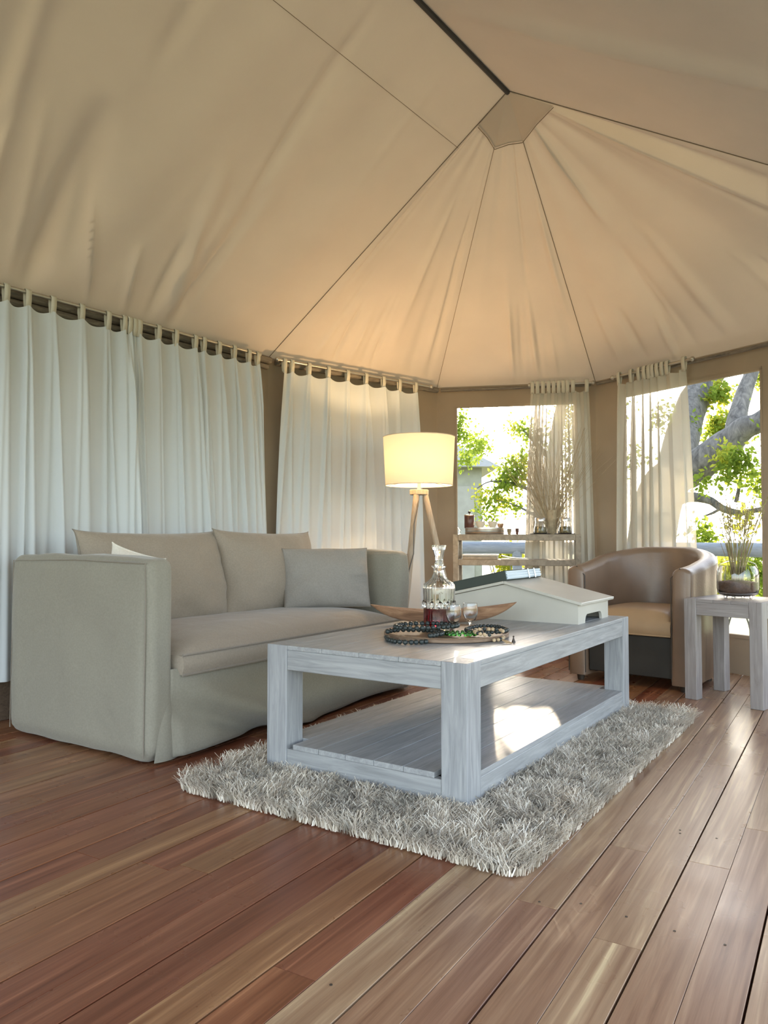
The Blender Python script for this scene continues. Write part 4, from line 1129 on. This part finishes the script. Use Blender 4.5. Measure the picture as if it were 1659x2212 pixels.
# lower shelf things
t = thing('flat_box', 'flat wooden box on the left of the console\'s middle shelf', 'box', (cpos(1038, 0.0, 0.665)[0], cpos(1038, 0.0, 0.665)[1], 0.665), ca)
bm = new_bm(); box(bm, (0, 0, 0.011), (0.235, 0.2, 0.022), 0.002); obj('base', bm, MAT['console'], t)
bm = new_bm(); box(bm, (0, 0, 0.0285), (0.245, 0.21, 0.012), 0.002); obj('lid', bm, MAT['cream'], t)
t = thing('magazine', 'magazine with a lifted cover beside the flat box on the middle shelf', 'magazine', (cpos(1113, 0.0, 0.665)[0], cpos(1113, 0.0, 0.665)[1], 0.665), ca)
bm = new_bm(); box(bm, (0, 0, 0.003), (0.19, 0.2, 0.005)); obj('pages', bm, MAT['paper'], t)
bm = new_bm(); grid(bm, lambda u, v: Vector((-0.095 + 0.19 * u * (1 - .03), -0.1 + 0.2 * v, 0.0065 + 0.02 * (1 - u) ** 3)), 12, 2); o = obj('cover', bm, MAT['paper'], t, smooth=True); o.modifiers.new('thick', 'SOLIDIFY').thickness = 0.0008
for px, nm in ((1020, 'white bowl on the low console shelf, left one'), (1052, 'white bowl on the low console shelf, right one')):
    cup(px, 0.0, 0.40, 0.045, 0.05, MAT['ceramic'], nm, None, False, 'small_bowl', 'bowl')

# ------------------------------------------------------------ outdoors
bm = new_bm(); bmesh.ops.create_grid(bm, x_segments=40, y_segments=40, size=60)
for v in bm.verts: v.co.z = -0.9 + 0.15 * fbm(v.co.x * .2, v.co.y * .2)
g_ = obj('ground', bm, MAT['ground'], loc=(0, 20, 0)); tag(g_, kind='structure')
# deck platform round the tent: boards
deck = bpy.data.objects.new('veranda', None); COL.objects.link(deck); tag(deck, kind='structure')
def outset(dist):
    out = []
    for i, q in enumerate(PLAN):
        ns = [n_s[j] for j in (i - 1, i) if 0 <= j < 5]; m_ = sum(ns, Vector((0, 0))).normalized()
        out.append(q + m_ * dist / max(.5, m_.dot(ns[0])))
    return out
O0, O1 = outset(0.03), outset(1.35)
for i in range(5):
    nb = 10
    for k in range(nb):
        a0_, a1_ = O0[i].lerp(O1[i], (k + .015) / nb), O0[i].lerp(O1[i], (k + .985) / nb); b0_, b1_ = O0[i + 1].lerp(O1[i + 1], (k + .015) / nb), O0[i + 1].lerp(O1[i + 1], (k + .985) / nb)
        bm = new_bm(); lo_ = [bm.verts.new((p.x, p.y, -0.06)) for p in (a0_, b0_, b1_, a1_)]; hi_ = [bm.verts.new((p.x, p.y, -0.032)) for p in (a0_, b0_, b1_, a1_)]
        bm.faces.new(lo_[::-1]); bm.faces.new(hi_)
        for j in range(4): bm.faces.new((lo_[j], lo_[(j + 1) % 4], hi_[(j + 1) % 4], hi_[j]))
        obj('deck_board', bm, MAT['deck'], deck)
OR_ = outset(1.30)
for i in (2, 3):
    a_, b_ = OR_[i], OR_[i + 1]; L = (b_ - a_).length
    rl = thing('deck_railing', ['weathered log railing outside the rear window', 'weathered blue-grey log railing outside the large right window'][i - 2], 'railing', (a_.x, a_.y, 0), math.atan2((b_ - a_).y, (b_ - a_).x))
    bm = new_bm(); tube(bm, [(L * k / 10, 0.01 * fbm(k * .9, i), 0.72 + 0.008 * fbm(k * 1.3, i + 4)) for k in range(11)], [0.055 + 0.006 * fbm(k * .7, 9) for k in range(11)], 12); obj('rail', bm, MAT['rail'], rl, smooth=True)
    for x in (0.08, L / 2, L - 0.08):
        bm = new_bm(); tube(bm, [(x, 0, -0.9), (x, 0, 0.70)], 0.045, 10); obj('post', bm, MAT['rail'], rl, smooth=True)
# neighbouring tent
nt_ = thing('distant_tent', 'grey pitched-roof tent outside, seen at the left of the rear window', 'tent', (0.15, 14.0, 0))
bm = new_bm(); hw = 1.45
prism(bm, [(-hw, -hw), (hw, -hw), (hw, hw), (-hw, hw)], -0.9, 2.1); obj('wall_canvas', bm, MAT['tentwall'], nt_)
bm = new_bm(); ap = bm.verts.new((0, 0, 3.1)); cs = [bm.verts.new((x * 1.72, y * 1.72, 1.95)) for x, y in ((-1, -1), (1, -1), (1, 1), (-1, 1))]
for j in range(4): bm.faces.new((ap, cs[j], cs[(j + 1) % 4]))
bm.faces.new(cs[::-1]); obj('roof_canvas', bm, MAT['tentroof'], nt_)
for x in (-1.1, -.35, .4, 1.15):
    bm = new_bm(); box(bm, (x, -hw - 0.01, 0.8), (0.35, 0.02, 1.7)); obj('window_flap', bm, MAT['tentroof'], nt_)

def foliage(blobs, n, seed, size=(0.045, 0.075)):
    q = random.Random(seed); bm_v = []; bm_f = []
    tot = sum(b[4] for b in blobs)
    for (px, py, Y, r, w) in blobs:
        c = at(px, py, Y); k = r / FPX * Y
        m_ = int(n * w / tot); nc = max(3, m_ // 14)
        cl = []
        for _ in range(nc):
            d_ = Vector((q.gauss(0, 1), q.gauss(0, 1), q.gauss(0, 1))).normalized() * (q.random() ** 0.6)
            cl.append(c + Vector((d_.x * k, d_.y * k * 1.2, d_.z * k)))
        for _ in range(m_):
            p = q.choice(cl) + Vector((q.gauss(0, .06), q.gauss(0, .06), q.gauss(0, .06)))
            s = q.uniform(*size); a = Vector((q.gauss(0, 1), q.gauss(0, 1), q.gauss(0, 1) - .3)).normalized()
            b2 = a.cross(Vector((q.gauss(0, 1), q.gauss(0, 1), q.gauss(0, 1)))).normalized() * s * 0.32
            u = a.cross(b2).normalized() * s * 0.10; b0 = len(bm_v)
            bm_v += [p, p + a * s * .5 + b2 + u, p + a * s, p + a * s * .5 - b2 + u]
            bm_f += [(b0, b0 + 1, b0 + 2), (b0, b0 + 2, b0 + 3)]
    return bm_v, bm_f
def leaf_obj(name, blobs, n, seed, mat, parent, size=(0.045, 0.075)):
    v, f = foliage(blobs, n, seed, size); me = bpy.data.meshes.new(name)
    inv = parent.matrix_world.inverted() if parent else Matrix()
    off_ = Vector(parent.location) if parent else Vector((0, 0, 0))
    me.from_pydata([p - off_ for p in v], [], f); me.materials.append(mat)
    o = bpy.data.objects.new(name, me); COL.objects.link(o); o['kind'] = 'stuff'
    if parent: o.parent = parent
    return o
def limb(parent, name, pts, seed=0):
    # pts: (px, py, distance, radius px)
    P = [at(x, y, Y) for x, y, Y, r in pts]; Rr = [r / FPX * Y for x, y, Y, r in pts]
    out, rad = [], []
    for i in range(len(P) - 1):
        p0 = P[max(i - 1, 0)]; p1 = P[i]; p2 = P[i + 1]; p3 = P[min(i + 2, len(P) - 1)]
        for k in range(5):
            t = k / 5; a = 2 * p1; b = p2 - p0; c = 2 * p0 - 5 * p1 + 4 * p2 - p3; d = -p0 + 3 * p1 - 3 * p2 + p3
            out.append(0.5 * (a + b * t + c * t * t + d * t ** 3)); rad.append((Rr[i] * (1 - t) + Rr[i + 1] * t) * (1 + 0.10 * fbm(i + t, seed)))
    out.append(P[-1]); rad.append(Rr[-1]); off_ = Vector(parent.location)
    bm = new_bm(); tube(bm, [p - off_ for p in out], rad, 12); return obj(name, bm, MAT['bark'], parent, smooth=True, angle=80)
T1 = at(1395, 1160, 8.4); T1.z = -0.9
tree = thing('big_tree', 'large grey-barked tree with thick limbs outside the right-hand window', 'tree', T1)
limb(tree, 'trunk', [(1395, 1510, 8.4, 62), (1400, 1250, 8.3, 55), (1420, 1090, 8.2, 50), (1455, 1030, 8.1, 44), (1500, 1012, 8.0, 38)], 1)
limb(tree, 'branch', [(1500, 1012, 8.0, 38), (1545, 978, 7.8, 34), (1580, 950, 7.7, 30), (1608, 925, 7.6, 26), (1640, 912, 7.5, 22), (1680, 880, 7.4, 17), (1730, 850, 7.3, 10)], 2)
limb(tree, 'branch', [(1588, 945, 7.7, 24), (1592, 905, 7.8, 21), (1604, 860, 7.9, 18), (1622, 810, 8.0, 15), (1650, 740, 8.1, 10)], 3)
limb(tree, 'branch', [(1455, 1030, 8.1, 40), (1478, 930, 8.6, 36), (1500, 865, 8.9, 33), (1535, 815, 9.1, 26), (1590, 745, 9.3, 16)], 4)
limb(tree, 'branch', [(1410, 1100, 8.2, 20), (1480, 1075, 7.9, 12), (1530, 1080, 7.8, 9), (1560, 1098, 7.7, 8), (1600, 1108, 7.6, 7), (1650, 1098, 7.4, 4)], 5)
limb(tree, 'branch', [(1560, 1096, 7.7, 4), (1540, 1108, 7.7, 3), (1520, 1115, 7.7, 1.5)], 6)
limb(tree, 'branch', [(1590, 1085, 7.6, 5), (1596, 1050, 7.6, 3.5), (1588, 1020, 7.6, 2), (1600, 1000, 7.6, 1)], 7)
leaf_obj('foliage', [(1552, 850, 8.6, 20, 1.0), (1556, 925, 8.7, 30, 1.5), (1530, 965, 8.6, 14, .4), (1645, 812, 8.6, 18, .6), (1500, 912, 8.4, 10, .2), (1600, 1000, 7.2, 34, 1.6), (1640, 1040, 7.4, 34, 1.2), (1570, 1030, 7.2, 24, .7),
                      (1515, 1045, 7.4, 14, .4), (1650, 1090, 7.5, 16, .3), (1636, 940, 8.0, 14, .2), (1505, 1145, 7.4, 12, .2), (1710, 900, 7.3, 50, 1.5), (1420, 900, 8.6, 40, .8), (1380, 1000, 8.6, 40, .6)], 2000, 1, MAT['leaf'], tree)
leaf_obj('foliage', [(1555, 850, 8.7, 20, 1.3), (1558, 920, 8.8, 30, 1.6), (1565, 998, 7.4, 26, 1.0), (1600, 1125, 7.4, 16, .5), (1540, 965, 8.7, 14, .3), (1645, 815, 8.6, 14, .3)], 1000, 2, MAT['leaf_y'], tree)
T2 = at(1195, 1160, 9.0); T2.z = -0.9
tree2 = thing('small_tree', 'slender leafy tree outside the rear window, behind the sheer curtain', 'tree', T2)
limb(tree2, 'trunk', [(1195, 1400, 9.0, 26), (1198, 1200, 9.0, 24), (1190, 1080, 9.0, 20), (1200, 960, 9.1, 15), (1215, 860, 9.2, 9)], 11)
limb(tree2, 'branch', [(1190, 1090, 9.0, 8), (1150, 1062, 8.9, 5), (1110, 1045, 8.8, 3.5), (1060, 1040, 8.7, 2), (1030, 1055, 8.7, 1)], 12)
limb(tree2, 'branch', [(1196, 1000, 9.1, 6), (1160, 960, 9.0, 4), (1130, 930, 9.0, 2)], 13)
limb(tree2, 'branch', [(1190, 1130, 9.0, 5), (1150, 1110, 8.8, 3), (1110, 1090, 8.7, 2), (1070, 1080, 8.7, 1)], 14)
leaf_obj('foliage', [(1110, 1020, 8.8, 34, 2.4), (1085, 1040, 8.7, 26, 1.3), (1035, 965, 8.8, 22, 1.0), (1140, 930, 9.0, 20, .9), (1135, 990, 9.0, 22, .9), (1060, 1085, 8.7, 26, .8), (1110, 1095, 8.7, 22, .7), (1060, 1112, 8.7, 20, .5), (1200, 960, 9.2, 60, 2.4), (1240, 1040, 9.2, 50, 1.8), (1190, 1100, 9.2, 40, 1.2), (1265, 905, 9.2, 55, 6), (1310, 880, 9.3, 50, 5), (1235, 850, 9.3, 45, 4)], 5200, 3, MAT['leaf'], tree2, (0.04, 0.065))  # upper right crown clumps added, mostly unseen, to shade the armchair's sheer curtain
leaf_obj('foliage', [(1115, 1025, 8.9, 34, 2), (1045, 1075, 8.8, 22, .7), (1085, 1085, 8.8, 22, .8), (1120, 930, 9.1, 20, .5)], 800, 4, MAT['leaf_y'], tree2, (0.04, 0.065))
T3 = at(955, 1160, 10.5); T3.z = -0.9
tree3 = thing('leaning_tree', 'leafy tree partly hidden at the left edge of the rear window', 'tree', T3)
limb(tree3, 'trunk', [(955, 1350, 10.5, 20), (955, 1150, 10.5, 18), (960, 1000, 10.5, 13), (950, 900, 10.5, 8)], 21)
leaf_obj('foliage', [(998, 945, 10.4, 22, 1), (990, 920, 10.5, 12, .5), (1010, 990, 10.3, 16, .5), (955, 920, 10.5, 60, 3), (1040, 960, 10.3, 22, .8)], 1500, 5, MAT['leaf'], tree3)
def bush(px, py, Y, r, n, seed, label, mat='leaf_y'):
    p = at(px, py, Y); b_ = thing('shrub', label, 'shrub', (p.x, p.y, -0.9))
    q = random.Random(seed); bm = new_bm()
    for k in range(7):
        a = k * .9; tube(bm, [(0, 0, 0.0), (0.12 * math.cos(a), 0.12 * math.sin(a), (p.z + .9) * .5), (0.3 * math.cos(a), .3 * math.sin(a), (p.z + .9) * .95)], [0.02, 0.012, 0.005], 5)
    obj('stem', bm, MAT['bark'], b_, smooth=True)
    leaf_obj('foliage', [(px, py, Y, r, 1)], n, seed, MAT[mat], b_, (0.05, 0.09))
bush(1545, 1250, 9.0, 60, 1300, 31, 'yellow-green shrub below the railing, seen left of the side table vase')
bush(1640, 1240, 9.5, 60, 1200, 32, 'shrub below the railing at the right edge, behind the vase', 'leaf')
bush(1105, 1205, 10.0, 34, 700, 33, 'sunlit shrub low outside the rear window, seen through the console')
bush(1528, 1160, 7.5, 14, 160, 34, 'small leafy tip showing just above the railing by the armchair', 'leaf')

GROUPS = {'curtain': 'tab-top curtains round the tent', 'curtain_rod': 'curtain rods under the eaves', 'back_cushion': 'large taupe cushions on the sofa', 'throw_cushion': 'throw cushions on the sofa',
          'bead_strand': 'bead strings on the round tray', 'cup': 'cups on the console', 'slate_coaster': 'dark coasters on the console', 'glass_jar': 'glass jars on the console',
          'small_bowl': 'white bowls on the low console shelf', 'shrub': 'shrubs outside the windows', 'deck_railing': 'log railings outside the windows'}
for o in scene.objects:
    if o.parent is None and 'label' in o and o.name.split('.')[0] in GROUPS and not o.get('group'): o['group'] = GROUPS[o.name.split('.')[0]]
